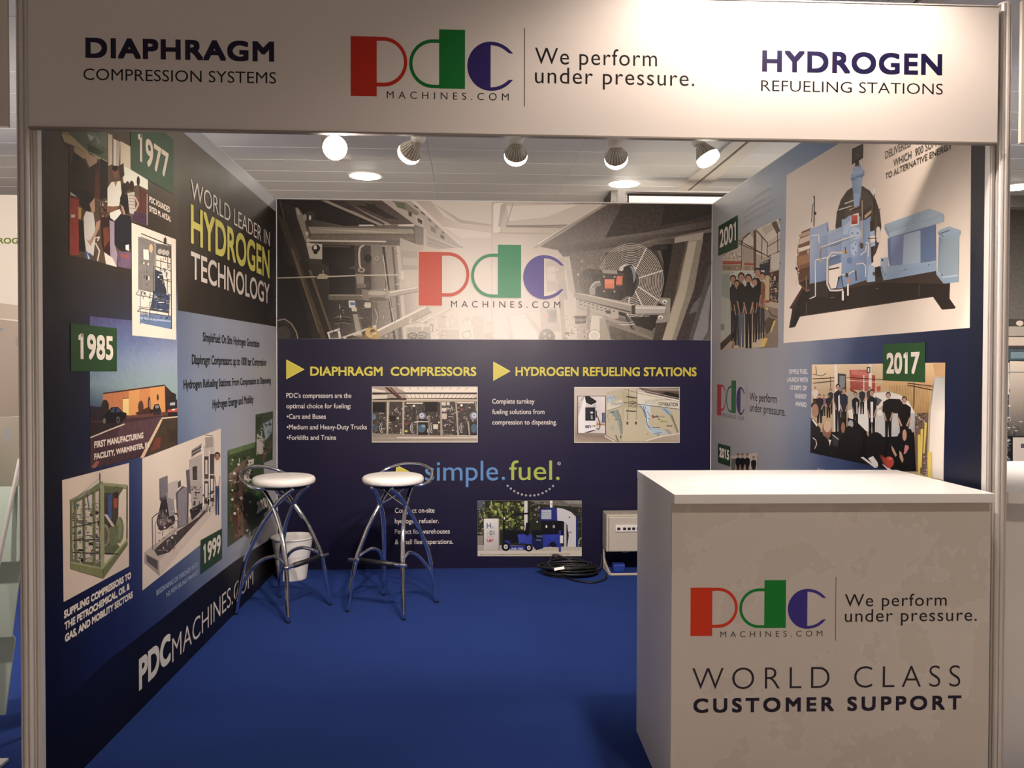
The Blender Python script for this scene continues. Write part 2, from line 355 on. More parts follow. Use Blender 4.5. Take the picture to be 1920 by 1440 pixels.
def logo(pl, parent, px_left, py_base_l, px_dright, py_dtop, h, white=False, cols=('c33a1c', '0c7a34', '3a2f78'), ink='1c1718', tagline=False, name='company_logo', lines=None, glow=None):
    """the p-d-c emblem; reference units: p left edge 147, p foot 460, d right edge 696, d top 143"""
    P = Print(pl, name, parent, h, label='red, green and blue letter emblem')
    a = pl.uv(px_left, py_base_l); b_ = pl.uv(px_dright, py_dtop)
    ku = (b_[0] - a[0]) / (696 - 147); kv = (b_[1] - a[1]) / (460 - 143)
    def U(x, y): return a[0] + (x - 147) * ku, a[1] + (460 - y) * kv
    def ply(c, pts):
        uv = [U(*p) for p in pts]; P.add(uv, P.col(c), tessellate_polygon([[Vector((x, y, 0)) for x, y in uv]]))
    def band(c, out, inn):
        n = len(out); P.add([U(*p) for p in out + inn], P.col(c), [(k, k + 1, n + k + 1, n + k) for k in range(n - 1)])
    def shapes(g, cs):
        ply(cs[0], [(147 - g, 183 - g), (272 + g, 183 - g), (272 + g, 460 + g), (147 - g, 460 + g)])
        A = [math.radians(-90 + 180 * k / 22) for k in range(23)]
        band(cs[0], [(272, 184 - g)] + [(305 + (113 + g) * math.cos(t), 299 + (115 + g) * math.sin(t)) for t in A] + [(272, 414 + g)],
             [(272, 203 + g)] + [(305 + (97 - g) * math.cos(t), 299 + (97 - g) * math.sin(t)) for t in A] + [(272, 396 - g)])
        ply(cs[1], [(571 - g, 143 - g), (696 + g, 143 - g), (696 + g, 418 + g), (571 - g, 418 + g)])
        band(cs[1], [(571, 190 - g)] + [(541 - (114 + g) * math.cos(t), 303.5 + (113.5 + g) * math.sin(t)) for t in A] + [(571, 417 + g)],
             [(571, 207 + g)] + [(541 - (98 - g) * math.cos(t), 303.5 + (97 - g) * math.sin(t)) for t in A] + [(571, 401 - g)])
        B = [math.radians(270 - 180 * k / 22) for k in range(23)]
        ply(cs[2], [(820 + (113 + g) * math.cos(t), 309.5 + (115 + g) * math.sin(t)) for t in B])
        for sg in (-1, 1):
            o_ = [(820 + (113 + g) * math.cos(t) * 1.12, 309.5 + sg * (115 + g) * math.sin(t)) for t in [math.radians(90 - 58 * k / 10) for k in range(11)]]
            i_ = [(820 + (99 - g) * math.cos(t) * 1.12, 309.5 + sg * (98 - g) * math.sin(t)) for t in [math.radians(90 - 47 * k / 10) for k in range(11)]]
            i_[-1] = (908 - g, 309.5 + sg * 62)
            o_[-1] = (930 + g, 309.5 + sg * 61)
            band(cs[2], o_, i_)
    if white: shapes(4, ('e8dccb',) * 3)
    shapes(0, cols)
    vs, fs = text_shape('MACHINES.COM', 1.75, -.004)
    mn = min(v[0] for v in vs); mxx = max(v[0] for v in vs)
    P.add([U(320 + (x - mn) / (mxx - mn) * 588, 468 - y / CAP * 33) for x, y in vs], P.col(ink), fs)
    if lines:
        ply(lines, [(982, 128), (986, 128), (986, 494), (982, 494)])
    return P.build()

# ------------------------------------------------------------------ the setting
H = 2.48
def struct(name, bm, m, label=None): o = obj(name, bm, m, None, label); o['kind'] = 'structure'; return o
bm = bmesh.new(); box(bm, -8, 8, .06, 7, -.05, 0); struct('floor', bm, M['hall'], 'pale hall floor behind the booths')  # unseen floor, kept pale to bounce light up to the ceiling
bm = bmesh.new(); box(bm, -8, 8, -3.06, .058, -.05, 0); struct('floor', bm, M['carpet'], 'blue carpet of the exhibition booths')
bm = bmesh.new(); box(bm, -8, 8, -9, -3.062, -.05, 0); struct('floor', bm, M['hall'], 'pale aisle floor in front of the booths')
bm = bmesh.new(); box(bm, -WX, WX, 0, .04, 0, H); wb = struct('wall_back', bm, M['white'], 'back wall of the booth with printed mural')
bm = bmesh.new(); box(bm, -WX - .036, -WX, -2.975, .04, 0, H); wl = struct('wall_left', bm, M['white'], 'left booth wall with printed company timeline')
bm = bmesh.new(); box(bm, WX, WX + .036, -2.975, .04, 0, H); wr = struct('wall_right', bm, M['white'], 'right booth wall with printed blue machine')
# aluminium profiles round the walls
for sx in (-1, 1):
    bm = bmesh.new()
    x0, x1 = sorted((sx * 1.4485, sx * 1.466)); box(bm, x0, x1, -3.0, -2.976, 0, H - .002, .002)
    x0, x1 = sorted((sx * 1.4535, sx * 1.4585)); box(bm, x0, x1, -3.003, -3.0, 0, H - .004, .0012)
    struct('trim_1' if sx < 0 else 'trim_2', bm, M['alu'], 'aluminium end strip of the side wall')
bm = bmesh.new(); box(bm, -WX, WX, .002, .038, H + .0005, H + .002); struct('trim_3', bm, M['alu'], 'aluminium cap along the top of the back wall')
def post_bm(r=.022, h=H):
    bm = bmesh.new(); pr = []
    for k in range(8):
        a = 2 * PI * k / 8 + PI / 8
        for da, rr in ((-.30, r * .985), (-.12, r * .95), (-.10, r * .66), (.10, r * .66), (.12, r * .95), (.30, r * .985)):
            pr.append(((math.cos(a + da) * rr), math.sin(a + da) * rr))
    lo = [bm.verts.new((x, y, 0)) for x, y in pr]; hi = [bm.verts.new((x, y, h)) for x, y in pr]; n = len(pr)
    for k in range(n): bm.faces.new((lo[k], lo[(k + 1) % n], hi[(k + 1) % n], hi[k]))
    bm.faces.new(lo[::-1]); bm.faces.new(hi); return bm
for i, (x, lb, side) in enumerate(((-1.4835, 'grooved aluminium corner post left of the fascia sign', 'left'), (1.4905, 'grooved aluminium corner post right of the counter', 'right'))):
    t = empty('booth_post', (x, -3.0, 0), lb, 'post', 'corner posts of the booth')
    obj('post_profile', post_bm(), M['alu'], t, world=False)
    bm = bmesh.new(); lathe(bm, [(0, H), (.019, H), (.019, H + .006), (0, H + .007)], seg=16); obj('post_cap', bm, M['plastic'], t, world=False)

# ceiling: metal planks hung under a backing sheet
bm = bmesh.new(); box(bm, -9, 9, -9, 7, CEIL + .006, CEIL + .05); cl = struct('ceiling', bm, mat('ceiling_backing', (.72, .72, .70), .6, noise=(3, .03)), 'ceiling of painted metal planks')
PW, PL = .32, 1.0
pb = bmesh.new(); box(pb, -PL / 2 + .0010, PL / 2 - .0010, -PW / 2 + .0012, PW / 2 - .0012, -.004, .0055)
pme = bpy.data.meshes.new('plank'); pb.to_mesh(pme); pb.free(); pme.materials.append(M['plank'])
rest = bmesh.new()
for j in range(-27, 20):
    y = .237 + PW * (j - .5)
    for i in range(-7, 8):
        x = -.455 + i * PL + .5
        holes = any(abs(x - dx) < PL / 2 + .12 and abs(y - dy) < PW / 2 + .12 for dx, dy, _ in DOWN)
        if -12 <= j <= 5 and -6 <= i <= 6:
            o = bpy.data.objects.new('plank', pme); C.objects.link(o); o.parent = cl; o.location = (x, y, CEIL)
        else: box(rest, x - PL / 2 + .0012, x + PL / 2 - .0012, y - PW / 2 + .003, y + PW / 2 - .003, CEIL - .004, CEIL + .0055)
sb = bmesh.new(); box(sb, -7.4, 7.4, -.0010, .0010, -.0052, -.0041); sme = bpy.data.meshes.new('joint_highlight'); sb.to_mesh(sme); sb.free(); sme.materials.append(mat('joint_glint', (.86, .87, .88), .35, noise=(4, .02)))  # pale strips paint in the light caught by the plank edges
for j in range(-12, 7):
    o = bpy.data.objects.new('joint_highlight', sme); C.objects.link(o); o.parent = cl; o.location = (0, .237 + PW * (j - 1), CEIL)
o = obj('distant_planks', rest, M['plank'], cl); o['kind'] = 'stuff'
# recessed downlights
def ring_bm(r0, r1, z0, z1):
    bm = bmesh.new(); lathe(bm, [(r0, z0), (r1, z0), (r1, z1), (r0, z1), (r0, z0)], seg=40); return bm
DL = {0: 'round lit ceiling downlight nearer the left booth wall', 1: 'round lit ceiling downlight nearer the right booth wall, beside the ceiling track', 2: 'round lit ceiling downlight over the booth next door on the right',
      3: 'round lit ceiling downlight over the booth next door on the left', 4: 'round lit ceiling downlight right above the word HYDROGEN on the fascia',
      5: 'round lit ceiling downlight in front of the fascia of the booth on the right', 6: 'round lit ceiling downlight over the aisle straight in front of the counter', 7: 'round lit ceiling downlight over the aisle in front of the booth on the left',
      8: 'round lit ceiling downlight far back over the aisle, right of the viewer', 9: 'round lit ceiling downlight over the aisle beyond the booth on the right', 10: 'round lit ceiling downlight far back over the aisle, left of the viewer'}
for i, (x, y, w) in enumerate(DOWN):
    t = empty('downlight', (x, y, CEIL - .004), DL[i], 'ceiling light', 'recessed ceiling downlights')
    obj('trim_ring', ring_bm(.115, .134, -.007, -.0001), M['plastic'], t, world=False)
    bm = bmesh.new(); lathe(bm, [(0, -.020), (.05, -.0185), (.09, -.0145), (.1148, -.0075), (.1148, -.0005), (0, -.0005)], seg=40); obj('lens', bm, M['glow'], t, world=False)
# small ceiling sensor
t = empty('smoke_detector', (-1.03, .12, CEIL - .004), 'small white smoke detector on the ceiling above the left downlight', 'detector')
bm = bmesh.new(); lathe(bm, [(0, -.0001), (.045, -.0001), (.045, -.012), (.034, -.028), (0, -.03)], seg=24); obj('detector_body', bm, M['plastic'], t, world=False, smooth=False)
# movable-wall track in the ceiling
t = empty('ceiling_track', (1.56, -1.2, CEIL - .004), 'long white ceiling track with a dark slot, running towards the light box', 'track')
for a, b_ in ((1.465, 1.552), (1.572, 1.665)): bxo('track_flange', (a, b_, -3.6, 1.03, CEIL - .022, CEIL - .0045), M['plastic'], t, .003)
bxo('track_slot', (1.553, 1.571, -3.6, 1.03, CEIL - .010, CEIL - .0045), M['dark'], t)
bxo('ceiling_band', (.95, 4.4, 1.04, 1.40, CEIL - .10, CEIL - .0045), mat('dark_band', (.09, .085, .08), .6, noise=(3, .1)), None, label=None)  # dark box set across the dark band above the light box
bk = bpy.data.objects['ceiling_band']; bk.name = 'trim_4'; bk['kind'] = 'structure'; bk['label'] = 'dark box under the ceiling behind the booth'
# the stand behind: framed cream light box
t = empty('light_box', (1.5, .62, 0), 'cream light box in a pale frame standing behind the back wall', 'light box')
bxo('box_post', (.925, .985, .60, .66, 0, 2.70), M['white'], t, .003)
bxo('box_bracket', (.895, .924, .61, .65, 2.40, 2.625), M['alu'], t, .003)
bxo('box_rail', (.986, 2.6, .60, .66, 2.688, 2.702), M['alu'], t, .002)
bxo('box_frame', (1.0, 2.6, .605, .655, 2.660, 2.676), M['dark'], t, .002)
bxo('box_stile', (1.0, 1.012, .605, .655, .2, 2.659), M['dark'], t, .002)
bxo('box_panel', (1.013, 2.6, .61, .65, .2, 2.659), mat('lit_cream_panel', (.85, .78, .64), .5, emit=(1, .85, .65), estr=.7, noise=(30, .02)), t)
bxo('box_foot', (1.013, 2.6, .60, .66, 0, .199), M['white'], t)

# ------------------------------------------------------------------ graphics of the back wall
def backgp(x, y): return BACK.uv(x, y)
def part_grid(pl, name, parent, h, xs, zs, rows, px=True, sub=4, label=None, x0=None, x1=None):
    """full-panel colour field; xs are columns measured at eye level, zs heights in metres"""
    P = Print(pl, name, parent, h, label=label)
    P.gp = lambda x, z: (pl.uv(x, 694)[0], z)
    P.grid(xs, zs, rows, sub); return P
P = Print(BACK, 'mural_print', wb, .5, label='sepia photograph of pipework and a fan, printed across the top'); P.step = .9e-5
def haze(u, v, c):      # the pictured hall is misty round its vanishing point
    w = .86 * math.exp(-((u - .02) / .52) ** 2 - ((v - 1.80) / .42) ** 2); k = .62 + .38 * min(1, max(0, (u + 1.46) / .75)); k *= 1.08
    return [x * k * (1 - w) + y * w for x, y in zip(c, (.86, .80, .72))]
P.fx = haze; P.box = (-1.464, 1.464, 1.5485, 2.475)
zT, zM = 2.475, 1.548
XB = [519.5, 560, 600, 650, 700, 750, 800, 870, 960, 1040, 1100, 1200, 1260, 1336]
P.gp = lambda x, t: (max(-1.464, min(1.464, BACK.uv(x, 500)[0])), zT + (zM - zT) * t)
P.grid(XB, [0, .28, .55, .78, 1], [
 '3a302a 3f352e 564a40 7d7064 a09588 b5a898 c5b8a8 cfc2b2 c8bcac c0b4a4 948878 4a4039 3a322d 352e2a',
 '2a2018 40352c 5a5044 6a6054 8a7f72 b5a898 cdbfae dccfbf d8cbbb cabfae b5a99b 8a8074 5a5049 3d3633',
 '1e1712 2a221a 3a3229 4a4238 7a7064 b0a494 d8cab8 e6d8c6 e8dac8 e4d8c8 c8bcae 9a9084 50463e 3f3a3a',
 '1a140f 241c16 2e2720 3f382f 6a6256 a09686 cfc2b0 e2d4c2 e8dccc dfd3c3 bdb2a4 8a8276 4a423a 4a464a',
 '18120e 1e1813 332b24 5a5248 8a8274 b5aa9b d5c8b8 e4d8c8 ecdfd0 ddd0c0 b8ad9f 7a7266 6a6254 6a6462'], 4)
P.fr(500, 360, 3.84).draw('''
p 2a211b 85,62 380,62 850,245 560,245 250,180 205,110
p 4a3f36 380,62 560,62 700,150 850,225 840,250 640,140 480,100
p a89c8c 395,62 440,62 850,240 830,250
p 5a4c42 560,62 830,62 1000,170 1060,230 900,235 700,140
p 3a2f28 640,95 800,110 900,170 960,200 860,190 720,130
p 3a2f28 700,80 780,90 790,110 730,105
p b8ad9e 830,62 1040,62 1200,190 1390,370 1420,405 1360,400 1200,330 1060,230
p 8a7f72 900,62 1000,75 1100,150 1080,170 960,110
p 6a7058 920,75 990,80 1005,130 940,110
p 4a4038 1020,140 1045,150 1045,180 1022,172
p c8bdae 1070,165 1130,195 1130,250 1075,215
p 4a4038 1085,185 1120,205 1120,235 1088,215
p 8a8a70 1180,240 1220,265 1220,300 1182,280
p 6a6056 1250,300 1280,320 1280,345 1252,330
p e0d4c4 1040,66 1075,66 1410,385 1395,390
p 5a5046 1060,90 1090,110 1092,122 1064,104
p 5a5046 1110,135 1140,160 1140,170 1112,150
p 5a5046 1160,185 1185,208 1185,218 1162,198
p 5a5046 1210,235 1235,258 1235,266 1212,246
p 5a5046 1260,280 1280,298 1280,306 1262,292
p 6a5f52 295,250 1060,235 1130,260 1130,380 900,385 300,345
p a39a86 300,250 560,258 1050,268 1065,300 320,300
p bdb3a0 330,268 700,275 1040,300 700,290
p 7a7060 320,310 1060,310 1062,350 310,345
p d8cebc 310,345 860,352 860,362 310,356
p d8cec0 665,235 770,235 772,245 665,246
p d8cec0 945,236 1060,234 1065,248 950,246
p 8a8074 1065,250 1130,262 1130,385 1075,375
p c8beb0 1130,270 1150,260 1160,380 1135,385
p b5aa9c 1150,300 1400,400 1230,412 1150,390
l e0d6c8 4 1160,310 1380,405
l 7a7064 3 1170,340 1330,400
l 7a7064 3 1165,365 1280,402
p 4a4236 75,170 120,170 480,1060 400,1060
p 241b15 75,60 110,62 130,190 110,190
p 6a5a48 90,65 100,65 130,185 122,190
p 54452f 170,400 200,400 330,720 420,1060 390,1060 290,760
p 1c1510 120,500 200,560 330,1060 75,1060 75,300
p 7a6446 175,410 190,410 380,1010 372,1010
p 2e251d 230,480 300,520 480,1060 430,1060
p 6a5a46 300,560 320,560 470,1000 455,1000
p 9a8e7c 205,112 225,112 265,170 310,360 280,360 215,170
p c8beb0 215,120 228,125 240,165 228,168
e 4a4036 310,170 42,34
e a89e8e 275,185 14,26
e e0d8c8 312,185 9,18
e 1c1510 296,188 6,20
e c8beae 290,300 12,16
e c8beae 300,350 14,14
p bdb4a2 283,365 400,375 418,487 310,480
p d8cebc 290,370 398,380 396,392 296,384
e 2a2018 355,405 30,28
e e0d8c8 350,400 12,18
e 1a1410 352,430 16,18
l 5a5042 6 310,482 418,488
p 2a211a 400,380 640,385 660,520 560,560 400,520
p 5f5549 405,385 600,390 600,400 405,395
p 231b15 450,520 640,560 660,740 450,745
p 50463c 630,385 750,385 760,1060 700,1060 640,700
p 8a8274 750,390 830,390 880,880 910,1060 830,1060
p 3a322a 830,395 850,395 930,1060 912,1060
p 9a8f80 860,390 930,390 970,700 990,1060 930,1060
p 6a6054 900,395 915,395 960,900 975,1060 950,1060
p c8beb0 935,390 960,395 1010,1060 985,1060
p b0a696 960,400 1090,400 1090,560 980,560
p c2b8a8 980,470 1090,480 1090,530 985,525
p cabfae 975,560 1095,560 1095,690 985,690
p bcb1a1 960,330 1130,395 1120,430 960,420
e 16110d 728,478 28,30
e b8ae9e 793,478 13,13
e 5a5044 793,478 7,7
l c8bcac 13 700,385 672,400 665,440 668,520 682,560
l 7a6e60 4 704,388 682,402 674,440 678,520
e a89c8a 682,562 26,18
e 5a5044 682,562 14,9
l 8f8472 11 75,620 350,612 400,605
l d0c4ae 4 75,617 350,609
e 8a7a58 405,608 42,18
p b5a888 380,590 420,590 440,625 360,625
l c0b08c 6 407,565 405,600
l b8ac96 9 430,610 700,600 975,597
l e4dac6 3 430,607 975,594
p d8cebe 965,570 985,570 990,630 965,630
l d0c6b6 7 985,600 1010,600 1018,620 1018,690
p 9a9080 640,590 700,590 700,690 655,690
p 7a7062 655,660 715,660 715,690 655,690
l 3a3228 5 843,470 860,600 858,690
l ddd2c2 4 838,450 870,690 915,930
p 6a6050 445,735 690,735 690,775 450,780
p cabfaa 455,742 690,742 690,750 455,750
e 938877 790,745 95,46
e b8ad9b 795,728 70,16
e 6a5f50 795,772 80,14
p 8a7f6e 685,700 730,705 735,785 690,775
p a3998a 860,705 890,710 895,765 860,770
l b0a594 44 880,738 1090,700
l e0d6c4 10 885,722 1090,686
l 70675a 5 885,758 1090,716
p 6f6757 445,745 680,745 680,770 445,770
p d8d0c2 590,782 636,782 640,835 592,832
p 5a7aa8 600,795 634,795 636,815 603,815
p d0c6b6 610,832 648,832 650,860 614,858
p 4a4236 615,860 650,860 655,880 618,880
p a59b8a 620,880 655,880 690,1040 650,1040
p c8beae 705,795 750,795 750,835 708,835
p 4a4238 718,835 740,835 748,950 738,950
p d8cebe 700,812 752,812 752,820 700,820
l c8bcac 4 780,840 800,900 790,940
l 2a211a 14 480,920 540,905 600,915
l 8a7f6c 4 485,910 540,896 600,905
l 8a7f6c 4 490,950 550,940 600,950
l 2a211a 10 500,935 560,930 610,935
p ded6c8 435,1010 525,980 538,1055 450,1060
p 6a6256 450,1015 510,1000 520,1050 460,1055
l 2a2018 6 465,1040 490,1010 515,1030
p cfc6b4 540,1045 790,955 790,990 560,1062
p 4a4236 570,1045 620,1030 640,1040 590,1058
p 4a4236 680,1010 740,985 745,1000 690,1025
l a89c88 60 770,1040 1170,840
l e6dccb 14 770,1012 1150,824
l 6f6657 7 800,1062 1190,862
e 8a7038 740,1045 40,50
e c9ad6a 755,1010 44,42
e 5a4a28 765,1005 20,18
p b89a58 750,1010 800,1000 815,1062 760,1062
p e0c88a 755,1020 790,1010 792,1020 758,1032
l c8bcac 12 1000,1060 1330,830
l b8ad9d 6 1090,960 1340,840
l e8decf 5 1070,960 1320,830
p d0c5b5 1005,955 1190,945 1215,960 1205,1010 1010,1005
p b0a595 1010,975 1190,970 1190,1010 1010,1005
p 9a9082 1175,950 1200,950 1200,1010 1178,1005
p 9a8f80 1010,1020 1180,1010 1180,1062 1010,1062
a 5a5046 9 1050,1035 30,20 0,360
a 5a5046 8 1120,1030 36,22 0,360
a 4a4036 6 1090,1045 50,14 0,360
p dacfbf 1215,900 1400,890 1400,1062 1215,1062
p c8bdac 1230,880 1290,880 1290,985 1230,985
p cfc4b4 1300,900 1380,900 1380,980 1300,980
p c0b5a5 1240,990 1385,990 1385,1062 1240,1062
a a89d8d 5 1445,945 34,34 160,380
a 9a8f7f 6 1440,1030 30,26 0,360
l b0a595 4 1415,930 1450,905 1480,930 1490,1000
p c5bbab 1480,890 1560,885 1570,1062 1490,1062
p d2c8b8 1570,930 1640,930 1640,1062 1570,1062
p b4aa9a 1570,1015 1640,1015 1640,1060 1570,1060
r beb3a3 1500,905 1540,925
r beb3a3 1575,940 1630,955
p e6dccd 1640,890 1740,860 1770,1062 1650,1062
l b5aa9b 3 1690,900 1750,1060
p ded3c4 1180,62 1620,62 1620,240 1400,235 1280,180
p c2b6a6 1180,70 1400,200 1620,235 1620,245 1390,225
p e6dbcc 1270,250 1620,290 1620,330 1400,330
l cdc2b2 5 1290,245 1680,300
p efe5d6 1640,80 1700,80 1680,290 1640,290
l c0b4a4 4 1640,80 1630,300
l c0b4a4 4 1705,80 1690,290
p d0c4b4 1760,80 1920,80 1920,235 1725,250
p e2d8c8 1780,90 1920,90 1920,215 1755,215
l b0a494 5 1770,80 1728,250
l b0a494 6 1728,246 1920,236
l c8bcac 5 1690,295 1920,305
p 2c241d 75,900 130,905 190,950 230,1060 75,1060
l a89a86 8 80,925 130,915 180,950 215,1010 225,1060
l 4a4034 4 85,945 130,935 165,965
e 4a423a 120,1020 50,55
''')
P.clutter(3, 60, 'cfc4b4 a59a8b e8dece b8ad9d 8f8577', 1010, 880, 1480, 1055, 4, 22, .7)
P.clutter(31, 26, 'cfc4b4 c0b5a6 e8dece', 1500, 880, 1660, 1050, 4, 16, .7)
P.clutter(4, 40, '8a8070 c8beae 3a3229 5a5044', 470, 800, 800, 1050, 3, 15, .7)
P.clutter(5, 34, 'd8cfc0 6a6052 b5aa9a', 840, 400, 975, 1050, 3, 12, .8)
P.fr(900, 360, 3.84).draw('''
p d0c4b4 90,90 870,88 640,240 130,250
p e4daca 190,100 700,92 480,180 210,210
p c0b4a5 150,90 190,90 150,250 120,250
p efe5d6 95,90 150,90 125,295 95,295
l a89c8d 6 235,90 190,250
l 8a7f72 12 190,246 440,245 630,240
l 9a8f82 7 190,252 610,256
l b5a99a 6 130,295 520,300
p b0a494 870,92 1020,92 640,260 400,410 385,400 560,280
p 8a8074 890,92 960,92 560,300 480,340
p 5a5048 920,92 1670,92 1670,250 1330,310 1060,400 600,470 560,420 430,395
p 483e37 1020,92 1670,92 1670,200 1200,290 900,330
p 3a322c 1330,92 1670,92 1670,160 1500,210 1300,240
p a89e8f 880,92 910,92 430,380 400,400
p ece2d4 870,90 880,90 640,235 420,380 410,375
p 7a7066 1670,262 1670,290 1300,345 1060,415 600,485 590,470 1060,395
p a89e90 1400,330 1610,290 1600,345 1400,375
p c8a898 950,410 1060,395 1060,425 960,440
p c8beb0 560,470 690,460 700,560 560,560
p bdb2a2 470,500 600,480 620,700 480,720
p d8cdbd 480,540 540,535 545,640 485,640
p c2b8a8 620,560 700,545 720,720 640,720
l 9a9080 8 680,480 690,640
p 8f8678 700,460 920,445 890,560 720,570
p 6a6258 760,455 800,455 800,560 770,560
p 5a5248 840,450 870,450 860,555 830,555
p c8beb0 725,480 760,478 760,555 725,555
p b8a080 728,500 755,498 755,510 728,512
p b8a080 728,525 755,523 755,535 728,537
p 6f665a 640,440 1300,360 1320,700 1250,860 1150,960 900,900 690,750
p 4a4238 900,440 1060,420 1260,390 1330,560 1300,740 1200,860 1010,900 900,760
''')
for k in range(16):
    P.arc('cfc6b8' if k % 2 else 'e4dccf', 3.2, 1085, 640, 66 + k * 11.2, 82 + k * 12.4, -118, 118, 22)
for k in range(16):
    P.arc('cfc6b8', 3.0, 1085, 640, 66 + k * 11.2, 82 + k * 12.4, 118, 242, 14)
for a in (-62, -16, 32, 62, 96): P.line('e4dccf', 7, [(1085 + 60 * math.cos(math.radians(a)), 640 + 75 * math.sin(math.radians(a))), (1085 + 240 * math.cos(math.radians(a)), 640 + 270 * math.sin(math.radians(a)))])
P.draw('''
p 241d18 1290,380 1390,375 1350,640 1260,980 1170,960 1290,800 1325,640 1320,500
p 4a4138 1390,372 1500,352 1450,620 1350,1076 1245,1076 1300,820 1345,640
p 8f8676 1490,360 1605,340 1540,700 1410,1076 1310,1076 1420,700
p b3a994 1500,362 1560,352 1480,740 1380,1076 1310,1076 1430,700
p 5f564a 1480,365 1495,365 1420,700 1400,720
p 453c3a 1605,340 1670,290 1650,720 1500,1076 1410,1076 1540,700
p 5a5452 1640,560 1670,500 1650,900 1560,1076 1500,1076
p 8a8688 1640,700 1665,640 1640,1000 1600,1076 1530,1076
p 6f6a6a 1540,800 1600,740 1560,860 1500,880
e 3a342e 1290,400 60,22
e d5d0c6 1062,555 62,34
e 4a463f 1040,548 8,10
e 2d2823 1080,640 46,118
e 8d959c 1083,600 38,66
e 2d2823 1060,640 44,112
p 302a25 790,555 1060,572 1070,745 1010,780 790,750
p 4d4640 800,560 880,562 1030,585 1040,610 800,590
p a8a296 875,560 985,566 990,590 885,584
p 231e1a 800,690 1050,720 1010,775 790,748
e 3a332d 780,650 66,98
e 57504a 762,648 48,88
e 3b342e 758,648 40,76
a 6d665e 5 755,645 30,62 0,360
a 6d665e 5 755,645 22,46 0,360
a 6d665e 5 755,645 14,30 0,360
e 6d665e 755,645 7,14
r 1c1815 885,600 975,735
r 3c352f 892,606 970,728
r e8825a 897,628 966,698
r f0946a 900,632 963,660
r b85f40 897,690 966,698
p e8825a 985,606 1026,606 1022,674 976,674
p b85f40 976,664 1022,666 1022,674 976,674
e b8b2a8 892,610 7,7
e b8b2a8 968,612 7,7
e b8b2a8 892,716 7,7
e b8b2a8 968,718 7,7
l 8e8a82 36 868,655 830,665 808,690 806,740
l c5c1b8 12 862,645 826,652 800,680 796,730
p a8a49b 785,690 830,690 828,745 790,745
p 6a665f 790,740 826,740 820,780 800,780
l 1a1613 11 812,780 800,815 830,850 860,835
l 1a1613 8 760,750 775,800 790,820
p a39a8c 672,725 750,735 1120,820 1120,885 990,860 680,765
p c8c0b2 672,725 760,735 1130,815 1340,822 1340,835 1120,830
p 3a332c 690,765 1085,860 1085,870 690,775
p b8afa0 695,770 990,850 1000,910 960,915 700,830
p 4a433b 905,850 940,858 940,880 905,872
r 3a332c 1090,815 1120,880
p b5afa6 1115,825 1335,830 1330,880 1118,882
p d8d2c8 1120,828 1335,832 1335,842 1120,840
p 8a847a 1118,875 1330,872 1330,886 1118,886
p 9a9488 1290,760 1370,765 1365,935 1265,945 1270,900 1335,880 1335,820 1290,800
e e0dcd4 1328,790 18,14
e 3a342e 1328,794 8,6
e e0dcd4 1298,902 18,14
e 3a342e 1298,906 8,6
''')
for k in range(9): P.rect('4a433b', 715 + k * 30, 782 + k * 9, 730 + k * 30, 790 + k * 9)
for k in range(8): P.rect('4a433b', 718 + k * 30, 808 + k * 8, 732 + k * 30, 815 + k * 8)
P.draw('''
l 16120f 20 1000,870 1050,890 1085,950 1110,1010 1125,1070
l 8a8276 4 1050,885 1090,950 1118,1030
e c8553a 1130,1055 12,10
e b0a99d 1195,932 58,28
e d8d2c8 1195,922 44,12
a bcb5a8 5 1040,880 160,80 10,170
a bcb5a8 5 1040,870 130,72 10,170
a d5cec2 5 1040,890 170,66 20,140
p 2d251f 1080,900 1280,900 1240,1000 1120,960
p d0c6b6 195,885 330,870 490,1076 210,1076
p ece2d4 215,890 320,880 440,1076 240,1076
l b0a596 4 330,872 490,1076
p c0b6a6 430,830 550,830 580,1000 440,1010
p 8a8072 480,850 550,845 550,940 490,940
e d8946a 486,892 13,16
p 6f675c 500,860 545,858 545,900 500,902
e 6a635a 480,1040 62,64
e 4a443d 480,1040 50,52
e a39a8d 465,1020 12,12
e a39a8d 500,1035 10,10
e a39a8d 470,1060 10,10
a d0c8b8 6 480,1040 58,60 180,350
p b5ab9b 560,640 620,640 650,1076 590,1076
p d2c8b8 600,780 690,760 700,1076 620,1076
p 4f483f 685,905 760,905 762,945 685,950
p 8a8276 690,915 755,915 755,930 690,932
r 2f2a25 676,893 766,908
p 9f9586 770,820 790,820 800,1060 770,1060
p d8d0c0 805,890 875,895 860,1076 780,1076
p a89f8f 860,900 930,980 940,1076 860,1076
p 8a8173 900,915 1240,1045 1235,1076 940,1076
p 5f574c 930,960 1240,1076 940,1076
a e8e2d4 12 823,1035 36,34 0,360
a 8a8276 4 823,1035 44,42 0,360
l 5a6a80 9 580,1070 760,1070 970,1072
l c8ccd0 5 580,1064 970,1066
l 5a5248 4 620,1015 680,1020
''')
P.clutter(8, 70, '4a433b 8a8174 d8cfbf a59b8c 5f574c', 600, 880, 800, 1070, 3, 14, .8)
P.clutter(9, 40, 'cfc5b5 b0a696 9a9082 e4dacb', 420, 500, 720, 900, 3, 15, .7)
P.clutter(10, 24, '6a6257 b5ab9b 8a8174', 700, 455, 900, 560, 3, 14, .8)
P.clutter(12, 30, 'd8cdbd cabfaf e6dccc', 20, 900, 200, 1070, 4, 14, .6)
P.fr(0, 0, 1)
P.line('b8ac9c', .8, [(922, 381), (922, 637)]); P.line('3a322c', .8, [(588, 376), (588, 400)])
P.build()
logo(BACK, wb, 785, 573, 977, 459.5, 8.5, True, ('d2553a', '3f9a6a', '6a5fa2'), '2a2424')
P = Print(BACK, 'navy_print', wb, .5, label='navy lower half of the back wall graphic, light falloff in its colour')
